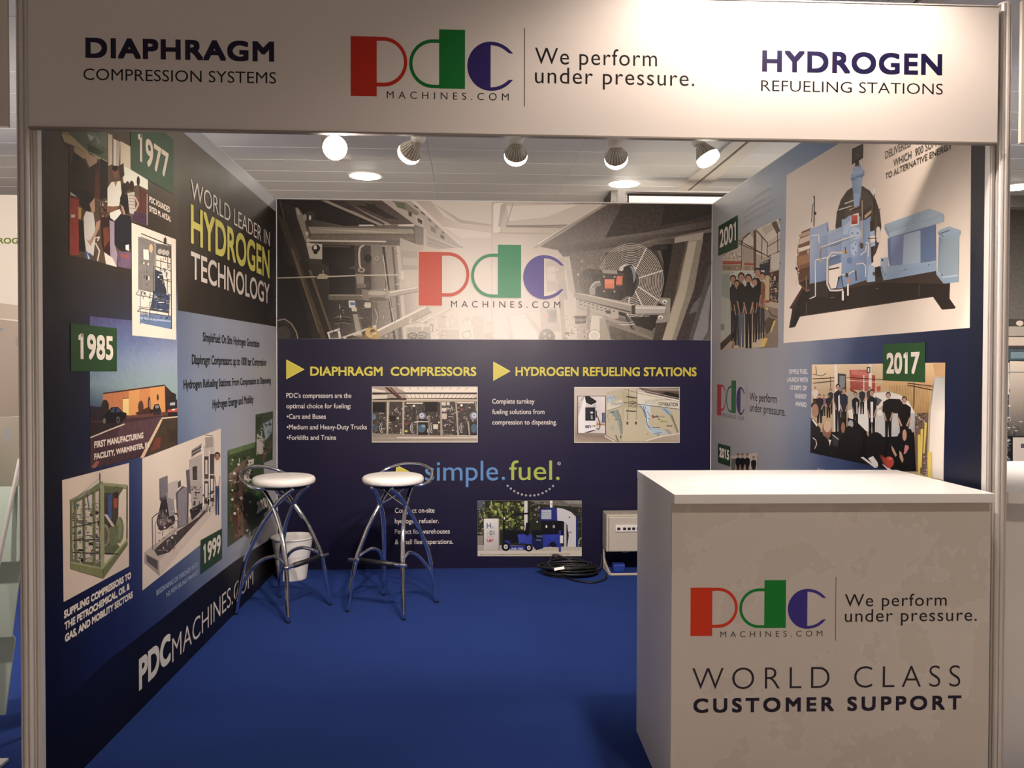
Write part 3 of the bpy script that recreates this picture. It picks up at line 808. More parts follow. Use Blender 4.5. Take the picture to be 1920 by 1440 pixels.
P.gp = lambda x, z: (max(-1.464, min(1.464, BACK.uv(x, 700)[0])), z)
P.grid([519, 700, 925, 1150, 1334], [zM, 1.2, .8, .4, .0004], ['1c1532 241b3c 2a2142 2a2142 241c42'] * 1 + ['1a1434 1d1638 201a3e 201a40 1e1a42'] * 2 + ['181334 1a1536 1c1738 1c173a 1b173a'] + ['161230 181432 191534 191534 191534'], 4)  # paler top and darker foot paint the light's falloff into flat navy
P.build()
Y1 = 'd2c640'
P = Print(BACK, 'heading_lettering', wb, 1.2, label='yellow headings with triangle markers')
for pts in ([(537, 674), (571, 692.7), (537, 711)], [(925, 678), (957, 696), (925, 714)], [(742.5, 871), (777, 889), (742.5, 908)]): P.poly('f0e86a', pts); P.poly('cfc23c', [(p[0] + .9 if i != 1 else p[0] - 2, p[1] + (1.4 if i == 0 else -1.4 if i == 2 else 0)) for i, p in enumerate(pts)])
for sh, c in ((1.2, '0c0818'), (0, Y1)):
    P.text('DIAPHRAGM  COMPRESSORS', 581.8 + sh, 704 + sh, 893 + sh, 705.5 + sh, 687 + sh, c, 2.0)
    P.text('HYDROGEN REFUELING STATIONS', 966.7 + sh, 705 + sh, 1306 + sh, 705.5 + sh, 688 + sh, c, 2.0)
P.build()
P = Print(BACK, 'body_lettering', wb, 1.2, label='white text lines in two blocks')
Wt = 'dcd6cc'
for t, x0, y0, x1 in (("PDC's compressors are the", 537, 746, 658.8), ('optimal choice for fueling:', 537, 765.6, 658), ('\u2022Cars and Buses', 537.8, 785.3, 611), ('\u2022Medium and Heavy-Duty Trucks', 537.8, 805, 688), ('\u2022Forklifts and Trains', 537.8, 824.7, 630),
                      ('Complete turnkey', 923, 756.8, 1002), ('fueling solutions from', 923, 776.3, 1020.8), ('compression to dispensing.', 923, 796, 1044),
                      ('Compact on-site', 740.4, 961.3, 814.8), ('hydrogen refueler.', 740.4, 981, 823), ('Perfect for warehouses', 740.4, 1000.7, 843.5), ('& small fleet operations.', 740.4, 1020, 849.7)):
    P.text(t, x0, y0, x1, y0, y0 - 9.0, Wt, .3)
P.build()
P = Print(BACK, 'emblem_lettering', wb, 1.2, label='blue and green lower-case wordmark with a dotted smile')
P.text('simple', 797, 900.8, 934, 900.8, 864, '5f8fc4', .3); P.ell('4a7ab8', 944, 897, 3.4, 3.4); P.ell('8fb8e0', 943, 895.8, 1.4, 1.4)
P.text('fuel', 955, 899.8, 1035, 899.8, 863.6, 'a8b84a', .3); P.ell('98a83a', 1046, 897, 3.4, 3.4); P.ell('c8d88a', 1045, 895.8, 1.4, 1.4)
P.arc('c8c8c8', .8, 1048.2, 869, 2.8, 2.8); P.text('R', 1047, 870.6, 1049.4, 870.6, 867.4, 'c8c8c8')
for x, y in ((287, 1083), (311, 1104), (337, 1123), (365, 1138), (394, 1148), (425, 1155), (457, 1157), (488, 1155), (518, 1149), (549, 1138), (577, 1124), (602, 1107), (627, 1085)): P.ell('a8a8a4', 880 + x / 4, 640 + y / 4, 2.1, 2.1, 12)
P.build()

# photograph of a row of compressors
P = Print(BACK, 'photo_print', wb, 1.2, 690, 720, 9.143, label='printed photograph of a row of compressors in a hall')
P.rect('0a0814', 58, 36, 1892, 1012); P.rect('f0e8dc', 68, 44, 1880, 1000)
P.draw('''
g a89888 b8a898 b8a898 a89888 74,52 1872,52 1872,300 74,300
p e8dccc 500,56 1872,56 1872,140 640,140
p 2a201c 74,150 400,150 1872,150 1872,172 480,165 74,180
p e6dacb 640,180 1872,180 1800,240 660,240
p 2a201c 74,262 380,240 1872,245 1872,262 74,275
p c8baa8 660,250 1872,262 1872,290 660,290
p 4a2a22 280,56 340,56 600,280 560,285
p 6f4034 360,56 400,56 620,275 590,280
p e0d4c4 74,70 300,120 300,145 74,130
p d8ccbc 74,190 330,190 330,250 74,255
r b5a790 74,278 1872,302
r 4a423c 74,302 1872,880
g 8f8578 a89c8c b8ac9c a09484 74,840 1872,900 1872,992 74,992
''')
for k in range(9): P.line('3a302a', 7, [(560 + k * 145, 60), (600 + k * 145 - k * 12, 95)])
for k in range(17): P.line('3a302a', 7, [(650 + k * 74, 180), (690 + k * 72 - k * 5, 238)])
P.clutter(21, 420, 'd8d0c4 c0b8ac 16120f 2a241f 9a9082 8a8274 e4dccf 6f7478 1a1512', 80, 300, 1868, 860, 7, 30, .65)
P.draw('''
r 1e1714 88,318 295,480
r 1e1714 972,305 1190,475
r 2a221c 370,545 480,630
r d8ccba 655,318 940,340
r d8ccba 1530,308 1820,330
r d0c6b8 1268,310 1335,368
r d0c6b8 1350,310 1400,365
r d0c6b8 1262,410 1345,470
r c8bcac 1262,505 1350,600
e 8b90a2 930,545 60,58
e c8ccd8 922,540 38,40
e 6f7488 922,540 14,16
e 8b90a2 1810,545 66,66
e c8ccd8 1820,540 40,44
e 6f7488 1820,540 15,16
e 6f7c94 100,560 40,50
r 241d18 840,650 1030,870
r 33302e 1690,650 1868,880
e 50687c 920,760 70,70
e 8098a8 950,720 36,26
e 50687c 1820,760 56,80
e 4a5866 130,740 60,40
r d8ccb8 1120,690 1200,770
r c8bcac 1015,770 1066,830
e d8c830 655,808 26,18
e b84a3a 1605,440 16,16
e e8e0d4 790,375 22,20
e e8e0d4 1603,365 22,20
l 100c0a 10 790,380 785,640
r 8a3a30 630,655 700,690
r 948a78 835,540 860,880
r 948a78 1030,530 1056,870
r 2a2622 840,605 1030,622
r d8ccbc 835,640 1030,652
p a89c88 320,300 372,300 348,880 318,880
p b0a490 592,296 628,296 618,880 588,880
p a89c88 1240,295 1262,295 1280,900 1240,900
p b0a490 1495,292 1520,292 1562,905 1535,905
p a89c88 1835,292 1855,292 1872,470 1850,470
p a89c88 1700,640 1730,640 1755,890 1730,890
l d8d0c4 9 340,330 335,800
l 3a322c 6 1215,300 1225,860
r cfc3b2 500,905 1872,935
l a89c8c 8 1280,860 1420,860 1530,910
r a89c8c 74,930 1872,950
''')
for cx in (775, 1105, 1620, 250):
    for k in range(4): P.arc('2a3038' if k % 2 else 'd0d0cc', 9, cx, 750, 20 + k * 14, 60 + k * 14, 90, 270, 8)
P.build()
# photograph of a refuelling station
P = Print(BACK, 'photo_print', wb, 1.2, 1070, 720, 9.143, label='printed photograph of a white dispenser and a painted container')
P.rect('0a0814', 52, 40, 1878, 1020); P.rect('f4ecdf', 62, 52, 1868, 1006)
P.draw('''
g d8ccc0 e0d6ca b5a594 9a8878 70,62 1860,62 1860,998 70,998
p d0c4b8 70,62 1860,62 1860,200 720,200 70,180
p 6a5c52 1150,62 1860,62 1860,270 1300,150
p a89a8e 1200,62 1860,75 1860,120 1400,110
p 2a211d 1640,130 1860,180 1860,270 1500,190
l c8beb2 10 1250,110 1860,250
g 98887a 8a7a6c a89888 b5a594 70,860 620,880 800,998 70,998
p c4bca2 610,140 880,80 880,990 800,980 610,880
g c8c0aa d8d2bc b8ae8c ada382 880,80 1860,300 1860,840 1290,985
p bcb494 880,80 1290,400 1290,985 830,990 880,860
p c9c1a4 920,400 1860,440 1860,840 1290,985 880,985
p e2dccc 1150,165 1860,300 1860,430 1150,340
l 8f9440 12 920,90 1150,150 1860,300
l efe9dc 16 1150,140 1860,290
l 3a4450 11 915,318 1150,345 1860,432
p dcd6c4 625,330 880,270 880,380 625,460
l 5a6458 8 625,460 880,378
l b0b048 8 625,310 880,195
p b8cad6 640,200 720,190 770,250 700,290 640,330
l 4a5a68 6 630,260 680,210 700,260 740,200 760,260
p 98a4a0 640,480 800,440 860,600 880,860 850,860 800,620 690,500
l 3f4a52 8 800,440 850,560 880,740 885,860
l 6f7a78 7 780,450 830,600 870,780
l 7a8280 6 650,480 630,560 670,660
p a8b4b8 690,720 745,700 745,790 690,780
p 7a705c 780,870 830,990 800,980 760,880
p c8dcea 1180,350 1360,375 1370,560 1320,640 1340,740 1480,830 1400,850 1310,760 1290,620 1260,470
l 3f5a74 12 1190,365 1250,450 1280,560 1350,600
l 2f4a64 8 1270,380 1340,520 1365,560
l 5f86a4 16 1240,380 1290,520 1300,640 1330,740 1440,830
l e8f2f8 9 1300,400 1310,540 1330,680 1400,790
l 88aac4 14 1330,700 1400,760 1550,800 1620,800
p b0c8d8 1400,740 1560,790 1700,800 1760,870 1700,890 1560,840 1450,880 1390,830
l 3f5a74 9 1400,745 1530,745
l 3f5a74 8 1430,850 1560,830
l 4f6a80 12 1480,870 1520,880
p b0a48c 1600,770 1680,780 1760,880 1720,890 1650,830
p 98b8d0 1540,410 1640,415 1740,500 1700,540 1620,490
l 2f4a64 8 1600,420 1700,530
p a09880 1690,530 1740,520 1850,820 1820,850 1760,680
l 5a5448 8 1730,540 1845,830
l e8e2d4 14 1300,970 1530,900 1860,850
l e8e2d4 16 580,890 760,990
l 8a7a68 14 990,80 985,400 975,620
l a89882 14 1130,80 1128,620
l d8ccb8 5 984,80 980,500
e 6a4a38 972,668 18,34
e 6a4a38 1118,664 18,34
r d8ccb8 965,620 985,645
r d8ccb8 1112,620 1132,645
l 1c1a1c 18 955,215 1130,240
l 1c1a1c 18 950,460 1120,470
r 1c1a1c 850,880 866,930
l 7a7060 7 1320,840 1318,880
l 2a2a30 9 985,310 1060,290 1130,320 1000,330
l 4a5a60 7 990,360 1080,400 1140,360
l 2a2a30 7 1000,380 1060,350 1130,395
''')
P.text('HYDRO', 1272, 335, 1500, 358, 262, '9aa49a', 0, off=-.006); P.text('GEN', 1505, 360, 1612, 376, 300, '6a7a30', .7); P.text('ERATION', 1618, 372, 1835, 396, 306, '3a424c', .6)
P.text('WELCOME TO THE NEW', 1440, 250, 1735, 305, 238, '2a2a2a', .3); P.text('GENERATION!', 690, 400, 880, 330, 350, '8a98a8', .3)
P.rect('a82a1c', 1398, 530, 1418, 584); P.text('pdc', 1422, 575, 1510, 575, 533, '2a2a40', .6); P.text('We perform', 1525, 556, 1610, 560, 540, '5a5a5a'); P.text('under pressure', 1525, 572, 1625, 574, 560, '5a5a5a')
P.ell('a8b830', 1560, 640, 26, 20); P.text('ivys', 1580, 650, 1660, 655, 622, '6a7a50', .2); P.text('enov', 1645, 735, 1742, 730, 695, '1c1c1c', .3); P.ell('1c1c1c', 1515, 606, 14, 9)
P.text('LIR', 680, 500, 745, 490, 470, '3a3a3a', .2); P.text('ivys', 715, 560, 770, 550, 530, '8a8a70'); P.text('enov', 755, 625, 805, 615, 595, '3a3a2a', .2)
P.rect('1c1820', 112, 200, 602, 856); P.rect('e8e2dc', 124, 210, 590, 846)
P.draw('''
g d8d4d4 e4e0e0 d8d4d4 b8a898 124,212 588,212 588,844 124,844
p c8bcae 430,640 588,620 588,700 430,720
p b5875a 440,670 588,690 588,710 440,700
r 4a5268 535,490 588,660
r 6a7288 545,500 580,650
p f0ecea 128,560 240,215 265,230 245,640 232,840 130,835
l 3a3a3a 9 170,290 230,215
l 3a3a3a 5 124,320 165,335
l 3a3a3a 5 130,410 165,370
p 1c1a1e 240,212 320,210 440,290 440,315 350,360 262,320
p f4f2f2 250,330 430,400 440,320 350,362 262,322
p b8c0bc 350,380 430,330 435,410
p dcdce0 240,390 440,420 440,780 232,832
r 1c1c22 250,400 420,628
p 2c2c34 262,412 345,425 340,600 262,600
e c8ccd4 360,490 26,20
e c8ccd4 360,550 16,14
r b8bcc4 345,575 380,598
p 303038 425,440 450,470 445,580 425,580
l 16161a 13 430,515 470,580 500,680 500,740 480,780 440,760
p e8e8ec 238,640 425,640 425,775 232,828
p 1a181c 232,832 420,780 420,792 300,836
''')
P.text('en', 250, 758, 342, 750, 690, '1a1a1c', .8); P.text('o', 348, 742, 384, 740, 690, 'a8b83a', .6); P.text('v', 386, 740, 425, 735, 690, '1a1a1c', .6)
P.build()
# photograph of a forklift refuelling
P = Print(BACK, 'photo_print', wb, 1.2, 840, 860, 4.174, label='printed photograph of a blue forklift at a refuelling station')
P.rect('0a0814', 228, 323, 1050, 767); P.rect('8a8a80', 231, 327, 1047, 763)
P.rect('2c2e22', 232, 328, 1046, 700)
P.draw('''
p 5a6068 232,328 290,328 285,420 232,400
p 6f6a64 640,328 1046,328 1046,380 880,370 700,352
p 8a8a84 900,328 1046,328 1046,355 940,352
''')
P.clutter(41, 210, '6f7a3a 8f9a4e 4a5428 a8b060 39421e 58642e', 270, 330, 600, 560, 8, 24, .25)
P.clutter(42, 60, '4a5030 2e331e 8f8a74', 232, 380, 285, 640, 6, 18, .2)
P.clutter(43, 70, '4a4e38 6a7050 22241a 8f8a80', 640, 335, 870, 480, 6, 16, .4)
P.clutter(44, 40, '3a3c2a 5f6440 7a7450', 940, 360, 1046, 640, 6, 16, .5)
P.draw('''
p d0d0cc 596,330 622,330 622,560 596,560
l 1c1c20 5 533,330 533,560
r e0e0dc 797,328 817,352
r e0e0dc 797,356 817,382
r 8a8474 232,600 276,670
g a8a49c b5b0a4 c8c2b4 a8a49c 232,672 1046,690 1046,735 232,735
r c8c2b4 232,720 1046,762
g e2e0da d8d6d0 b0aea8 b8b6b0 280,468 395,468 395,715 282,715
r 8a8880 395,470 403,715
p 1a1e38 718,388 850,382 855,485 722,488
g 24307a 2a3888 2a3888 1e2868 718,388 850,386 852,482 720,488
r a8b4bc 730,400 808,472
l 6a7888 2 730,418 808,418
l 6a7888 2 730,436 808,436
l 6a7888 2 730,454 808,454
p c8c8cc 852,384 900,390 960,415 1010,462 1012,690 932,692 945,600 930,510 900,488 855,484
p 2a3a88 996,440 1012,460 1012,690 1000,690 1000,460
p 12121a 730,490 900,488 935,520 935,592 730,592
r e0e0e0 764,520 776,540
r e0e0e0 820,520 834,540
l 2a2e50 4 824,490 824,592
g 2c3fa0 3044a8 24348c 2a3c98 740,592 872,592 872,692 742,692
p 30409c 866,560 884,560 884,728 866,728
r b8b8bc 908,500 926,700
r d8d8d8 876,600 900,660
e 2a2a30 950,458 5,7
e 2a2a30 962,576 4,6
e 2a2a30 948,576 4,6
p 0e1018 430,420 444,420 445,700 430,700
l 12141c 9 444,480 520,430 640,426
l 16181e 7 525,434 640,432
p 12141c 445,560 520,560 560,640 470,660 445,640
p 101218 480,570 600,565 640,600 600,650 500,660
p 3a4aa8 545,590 620,590 585,650 555,670
p 16204e 600,590 740,590 745,700 690,715 660,680
p 2a3a98 440,640 480,640 490,680 600,680 640,660 660,700 600,714 490,712
p 32439e 610,592 660,590 655,670 630,670 580,660
p 14161e 650,560 735,560 738,600 660,600
e 0c0c10 452,688 34,34
e c8c8c4 452,688 16,18
e 6a6a68 452,688 7,8
e 0c0c10 632,696 32,30
e c8c8c4 632,696 15,16
e 6a6a68 632,696 7,7
p 0c0c14 600,500 640,500 632,600 612,600
e 16161c 612,540 22,28
e 14141a 695,590 40,30
r e0e0e0 436,455 446,475
e e8e8e8 697,493 5,6
l 0c0c10 7 780,690 800,660 830,650 850,690
l c8c4b4 4 750,700 800,690 850,706
e 16181c 820,672 22,16
a b0b0b0 5 1045,650 20,30 150,270
l e0e0e0 7 600,560 606,500
l 9a9a98 5 1022,640 1022,715
''')
P.text('H', 303, 545, 336, 545, 503, '3a5a9a', .8); P.text('2', 340, 545, 356, 545, 528, '6a7a9a', .2); P.text('01', 325, 598, 362, 598, 562, '3a4a6a', .3); P.text('ST', 302, 596, 318, 596, 578, '6a7a8a')
P.text('TOYOTA', 305, 616, 354, 616, 607, 'b04038'); P.text('L&F', 306, 650, 354, 650, 627, 'b03028', .9)
P.text('FUEL CELL', 498, 708, 590, 712, 694, 'd8dce8', .4); P.text('TICO', 690, 613, 736, 613, 600, 'a8b0d0'); P.text('FUEL', 690, 640, 730, 640, 632, 'a8b0d0')
P.text('Photo Cred. Toyota Industries Corporation (TICO) Takahama Factory, Aichi Prefecture, Japan', 250, 750, 955, 752, 740, '3a3834', .1)
P.build()

# ------------------------------------------------------------------ graphics of the left wall
P = Print(LEFT, 'timeline_print', wl, .5, label='dark to pale blue printed backdrop of the timeline')
P.gp = lambda x, z: (max(-2.97, min(-.003, LEFT.uv(x, 694)[0])), z)
P.grid([68, 100, 140, 190, 240, 290, 335, 380, 420, 460, 500, 519], [2.476, 2.2, 1.95, 1.75, 1.60, 1.45, 1.2, .9, .6, .35, .15, .0004], [
 '6a665c 7a7668 8a8678 7a7568 6f6a5e 6f6a5e 6f6a5e 6a655a 5a554c 4a4540 3a352e 2a251f',
 '5a564c 6a665a 706a5c 645e52 564f44 5f594e 625c50 5a554a 4a453c 3a352e 2e2922 241f19',
 '4a4238 50483c 524a3e 4a4238 3f372e 3a3229 4a4238 3f382f 332c24 2a231c 241e18 1e1914',
 '33302c 3a352e 3f372e 3a3229 332b24 2e261f 30281f 56606e 7a869e 8a94a8 98a0b0 a0a6b2',
 '1e2028 242830 2a2c34 2a2c36 2a2c38 3a4050 56657f 748299 8892a8 949db0 9ea4b2 a4a8b2',
 '101422 141a2a 1a2234 202a44 2a3858 44587c 5c6c8c 768499 8893a8 959db0 9fa4b0 a6a8b0',
 '0b0f1e 0e1426 121a34 1c2848 2c3e68 485e88 627898 7a8ca8 8c98ae 989fb0 a2a5b0 a8a9b2',
 '070a1c 0a1026 0e1638 182450 26386c 3c5486 5a7098 7688a4 8c98ac 9ca2ae a8aab2 b0b0b4',
 '050820 070c2a 0c143c 142050 203068 304678 4a5e8a 6a7a98 8490a4 989fac a8aab2 b2b2b6',
 '050720 060a2a 0a1238 101a4c 1a2860 263a70 3c4f7e 5c6c8e 7c88a0 949ca8 a6a8b0 b0b0b4',
 '08081a 080a22 0a1030 101a44 182458 223464 344874 506088 76829a 929aa8 a4a6ae aeaeb2',
 '0e0c12 0e0c14 100e1c 121230 161c48 1e2c58 2c3e6a 445480 6a7690 8e96a4 a0a2aa aaaaae'], 3)
P.draw('''
p a4aab4 75,-22 518.6,375 518,398 75,18
g 6c675b 26201b 1c1713 4c463c 345,250 517.5,398 517.5,612.5 333,400
g 4c463c 26201b 1a140f 2a231c 333,398 517.5,398 517.5,612.5 333,582
p 100c0b 518.6,1003 518.6,1069 516,1072 440,1152 380,1216 300,1300 252,1350 252,1200 300,1163 380,1098 440,1052
''')
P.pgrad(['100c0b', '100c0b', '100d10', '0a0c26'], [(252, 1200), (252, 1350), (205, 1400), (205, 1236)])
P.pgrad(['0a0c26', '100d10', '0e0c14', '080a24'], [(205, 1236), (205, 1400), (154, 1454), (154, 1282)])
P.pgrad(['080a24', '0e0c14', '0e0c12', '08081e'], [(154, 1282), (154, 1454), (82, 1520), (82, 1350)])
P.build()
Q = Print(LEFT, 'photo_print', wl, 1.3, 120, 240, 5.333, label='printed old photograph of people around a workshop bench')
Q.poly('5f4a38', [(-30, 35), (435, 35), (665, 150), (835, 515), (835, 980), (670, 930), (668, 1410), (420, 1360), (180, 1300), (50, 1275), (50, 240), (-30, 140)])
Q.draw('''
g 8a7f5c 98906a a0946c 7a6f50 -28,38 50,38 120,120 0,135
p b0a070 -28,60 60,80 230,220 250,260 100,180 0,140
p 5f6a50 30,38 435,38 435,340 250,250
p 6f7868 210,40 420,40 430,200 330,180 240,120
p a8aca0 230,60 300,90 260,130
p 8a9488 300,60 360,140 340,160
p 3f4838 220,150 400,240 350,270 240,230
p a8a080 250,240 430,330 425,360 340,310
p b09878 95,185 330,300 320,410 250,390 210,300 110,340
p 3a2c20 95,240 180,300 240,400 350,330 352,700 60,640 60,380
p 5f3024 310,400 352,420 350,720 300,680
p 2c221a 60,600 300,640 290,760 200,820 90,700
p 2a241c 355,300 435,345 435,700 355,720
p c8b8a0 435,55 480,70 480,360 440,380
p b0a498 480,100 560,140 545,380 480,370
p d0c8b8 490,110 520,120 515,380 490,370
p c8bca4 560,130 660,185 662,420 620,560 590,540 560,380
p 5f5448 480,80 490,80 490,380 480,380
p e0d8c8 590,380 665,415 835,520 835,620 740,570 600,600
p a83828 50,680 145,700 145,1270 50,1270
p 7a2c20 50,680 145,700 145,720 55,700
p d0c8b8 60,640 130,690 60,670
p c8a030 140,790 168,800 165,910 140,905
r d8d0c4 66,865 106,895
p 2a201a 140,920 210,930 220,1240 148,1230
p 241a14 170,690 220,650 290,690 300,780 230,850 205,840
p b89078 250,760 300,700 305,830 280,860
p d8d4cc 190,900 215,830 290,850 305,960 310,1100 290,1280 215,1230 200,1100
p b89078 220,1110 260,1180 350,1000 360,920 320,940 300,1050 250,1130
p 3a5a88 200,1230 270,1260 265,1315 205,1300
p e0dcd4 225,1240 255,1310 235,1310
p 3a1f18 360,890 450,880 460,1300 400,1260 370,1150
p 7a3a28 385,1000 440,990 450,1120 400,1200
p 1a1614 440,880 520,900 515,1240 470,1100
p 9a8ca0 450,920 500,940 500,1150 530,1260 520,1380 460,1330
l d8d0c4 12 305,1100 350,1090 330,1130
l d0ccc4 14 310,1150 350,1230 330,1330
p d8d0c8 395,1240 480,1300 525,1390 415,1360
e 7a5038 508,440 32,62
e 2a1a12 506,405 30,28
p d8d4c8 430,600 470,540 560,530 572,650 545,780 430,790
p b07850 495,535 530,535 512,590
p 8a5a40 425,780 530,790 525,830 430,840
p e0dcd0 450,850 550,810 570,850 500,930 460,900
p 3a2a20 545,380 590,350 600,470 560,520
p 1c1714 555,700 580,640 640,680 650,860 600,860 560,790
e 2a1c14 600,600 34,50
p b08870 560,760 590,790 610,860 590,870
e 3a281c 630,580 22,50
p b8b4aa 630,650 700,640 710,870 650,850
l 2a2a2a 4 640,670 705,680
l 2a2a2a 4 640,700 705,710
l 2a2a2a 4 640,730 705,740
l 2a2a2a 4 645,765 705,772
l 2a2a2a 4 650,800 708,808
e 3a2418 672,580 24,54
l c8a088 14 705,690 740,760 705,830
e 2a1c18 738,530 16,50
p 5f3028 745,590 830,640 820,860 740,840 760,740
p 4a3048 700,830 830,870 830,975 670,920
p 20222e 500,950 560,860 660,880 670,960 672,1200 580,1240 510,1180
p e0dcd4 610,1170 645,1165 645,1230 612,1215
p 6f5a78 540,1230 665,1250 660,1410 530,1385
p a04838 560,1260 640,1270 640,1300 570,1290
l c8c0b4 5 826,660 826,970
''')
Q.clutter(51, 40, '8a7a68 3a2c22 c8beb0 5f3024', 345, 700, 430, 900, 5, 22, .8)
Q.build()
Q = Print(LEFT, 'photo_print', wl, 1.7, 0, 400, 3.4286, label='printed white photograph of a grey control cabinet on a pipe frame')
Q.poly('d8ccbe', [(843, 60), (1128, 168), (1130, 813), (847, 785)])
Q.draw('''
l 4a4640 7 905,130 1090,205
l 6a6660 5 900,150 1000,190
l 5a5650 6 1060,150 1060,200
r 3a3632 1050,160 1068,200
p 7a7876 885,150 990,185 992,512 885,490
p 8f8d8a 990,185 1002,190 1002,515 992,512
p d8d4cc 918,230 952,235 955,300 920,296
p 5a5856 1000,190 1096,210 1096,290 1000,260
e a8a49e 1025,245 14,18
e a8a49e 1050,250 14,18
e a8a49e 1073,255 13,18
e c8a880 968,225 12,28
r 3f7a48 905,308 912,322
r d0d0c8 918,312 926,326
r b05040 932,316 940,330
r d0d0c8 946,320 954,334
r 4a4a48 920,400 928,418
r 2a2a28 936,400 944,428
r c0c0b8 950,405 958,430
r 6a6866 934,370 944,384
r 6a6866 934,450 944,470
p 2e3a50 992,360 1040,380 1080,560 1060,600 980,560 992,510
p 5a78a0 900,640 1098,660 1098,745 900,705
p 8fa8c8 900,665 1098,690 1098,700 900,680
p 34486a 985,500 1090,520 1085,640 960,620
l 4a4640 6 1096,200 1100,745
l 3a3632 5 1002,265 1096,285
l 3a3632 5 992,340 1098,372
l 3a3632 6 985,500 1098,525
l 4a4844 5 1000,300 1096,325
l 4a4844 5 1000,410 1096,440
l 6a6660 5 890,495 870,520 900,530 1080,560
l 5a5650 6 880,630 1080,660 1080,640 900,610 880,630
l 7a7670 5 888,600 1085,625
l 3a3632 4 985,340 980,610
l 3a3632 4 960,520 960,690
l 3a3632 4 1030,290 1030,560
l 3a3632 4 1075,280 1070,640
l 7a8a9a 5 898,490 898,715
''')
Q.clutter(52, 60, '2e2a28 6a6866 9a9a9a 34486a c8ccd0', 900, 500, 1090, 690, 4, 18, .6)
Q.clutter(53, 36, '2e2a28 c8ccd0 6a6866 d8d8d4', 1005, 270, 1090, 480, 4, 16, .6)
Q.build()
Q = Print(LEFT, 'photo_print', wl, 1.0, 120, 590, 4.964, label='printed photograph of an orange building with parked cars under a blue sky')
Q.gp = lambda x, t: (LEFT.uv(120 + x / 4.964, 694)[0], 0)
Q.poly('3a2a30', [(235, 10), (1052, 98), (1055, 1240), (242, 1440)])
Q.pgrad(['4a4a80', '5a6498', '8a9cb8', '5f78a4'], [(236, 12), (1052, 100), (1052, 420), (238, 380)])
Q.pgrad(['5f78a4', '8a9cb8', '88a8a8', '6f8c9c'], [(238, 380), (1052, 420), (1054, 720), (240, 640)])
Q.pgrad(['6f8c9c', '88a8a8', '7a9498', '34466a'], [(240, 640), (1054, 720), (1054, 900), (240, 880)])
Q.draw('''
p 2a2430 240,850 350,860 360,790 420,900 420,1010 242,1000
p b8703a 362,732 620,690 620,940 420,930 362,850
p d09040 600,692 935,655 942,905 600,940
p c8823a 700,680 800,668 800,935 700,938
p 3a2a28 362,728 935,650 940,662 362,740
p 3a2a2a 935,655 1000,720 1010,900 942,905
p d8c070 545,782 600,778 600,935 545,930
l 4a2a20 7 545,780 600,776
e 5a3428 712,860 26,60
e 5a3428 790,840 14,80
e 4a3024 870,770 10,30
e 2e2420 380,860 36,70
p 4a2c24 660,915 780,860 830,900 800,930 680,935
p 6a4038 600,940 1000,900 1055,940 1055,1000 800,960 420,1000
p 4a3038 242,990 1055,930 1055,1240 720,1320 242,1440
p 5a3e46 500,1020 900,950 1000,960 800,1180 500,1230
p 30222a 242,1000 560,1015 242,1140
l c8bcae 12 242,1145 400,1080 560,1018
l d8c4a4 12 1055,950 905,965
p d0b490 895,975 918,975 740,1330 705,1335
p 4a3c2c 915,975 1055,955 1055,1240 760,1322
p 7a3a2c 850,1150 900,1140 890,1240 800,1270
p 3f3428 960,1050 1050,1080 1050,1200 980,1160
p a05a50 250,1420 300,1360 330,1370 290,1425
p 14141e 355,960 400,900 440,862 500,858 545,905 580,915 575,960 520,1010 360,1012
p 3a4460 425,905 450,870 470,870 470,912
p 3a4460 480,870 505,866 530,905 485,912
e 6a625a 500,980 16,32
e 1c1c22 500,980 9,20
e 6a625a 372,988 14,26
p 2a2428 820,890 840,835 880,832 905,900 890,935 830,935
p 8a8a9a 845,845 875,842 880,870 850,872
e 241c20 812,900 14,20
p 3a2c34 830,905 900,905 895,935 835,935
p 2a2630 965,880 990,790 1050,790 1052,900 965,950
p a8b0b8 985,820 1030,815 1030,842 982,845
p b84838 960,885 1050,868 1050,905 962,908
p e0d8d0 1000,880 1030,876 1030,890 1000,893
p 2a2428 965,908 1050,905 1050,945 965,950
p 2e2a2c 1000,720 1040,740 1040,800 995,810
l c8c8c4 5 795,800 795,860
''')
Q.text('FIRST MANUFACTURING', 278, 1243, 735, 1150, 1180, 'd8ccc0', 1.2); Q.text('FACILITY, WARMINSTER, PA', 278, 1345, 792, 1236, 1288, 'd8ccc0', 1.2)
Q.build()
Q = Print(LEFT, 'photo_print', wl, 1.6, 110, 800, 4.5, label='printed white photograph of a green framed compressor skid')
Q.poly('cdbfb0', [(25, 452), (590, 306), (590, 1178), (37, 1480)])
Q.draw('''
p 6a6a50 95,640 345,480 345,1190 95,1140
p b8b0a0 110,660 335,540 335,1150 110,1120
''')
Q.clutter(54, 170, '3a3832 6f7264 8a8c7c 4a4a58 c8c0b4 5a6878 2a2a28', 105, 640, 345, 1160, 7, 30, .7)
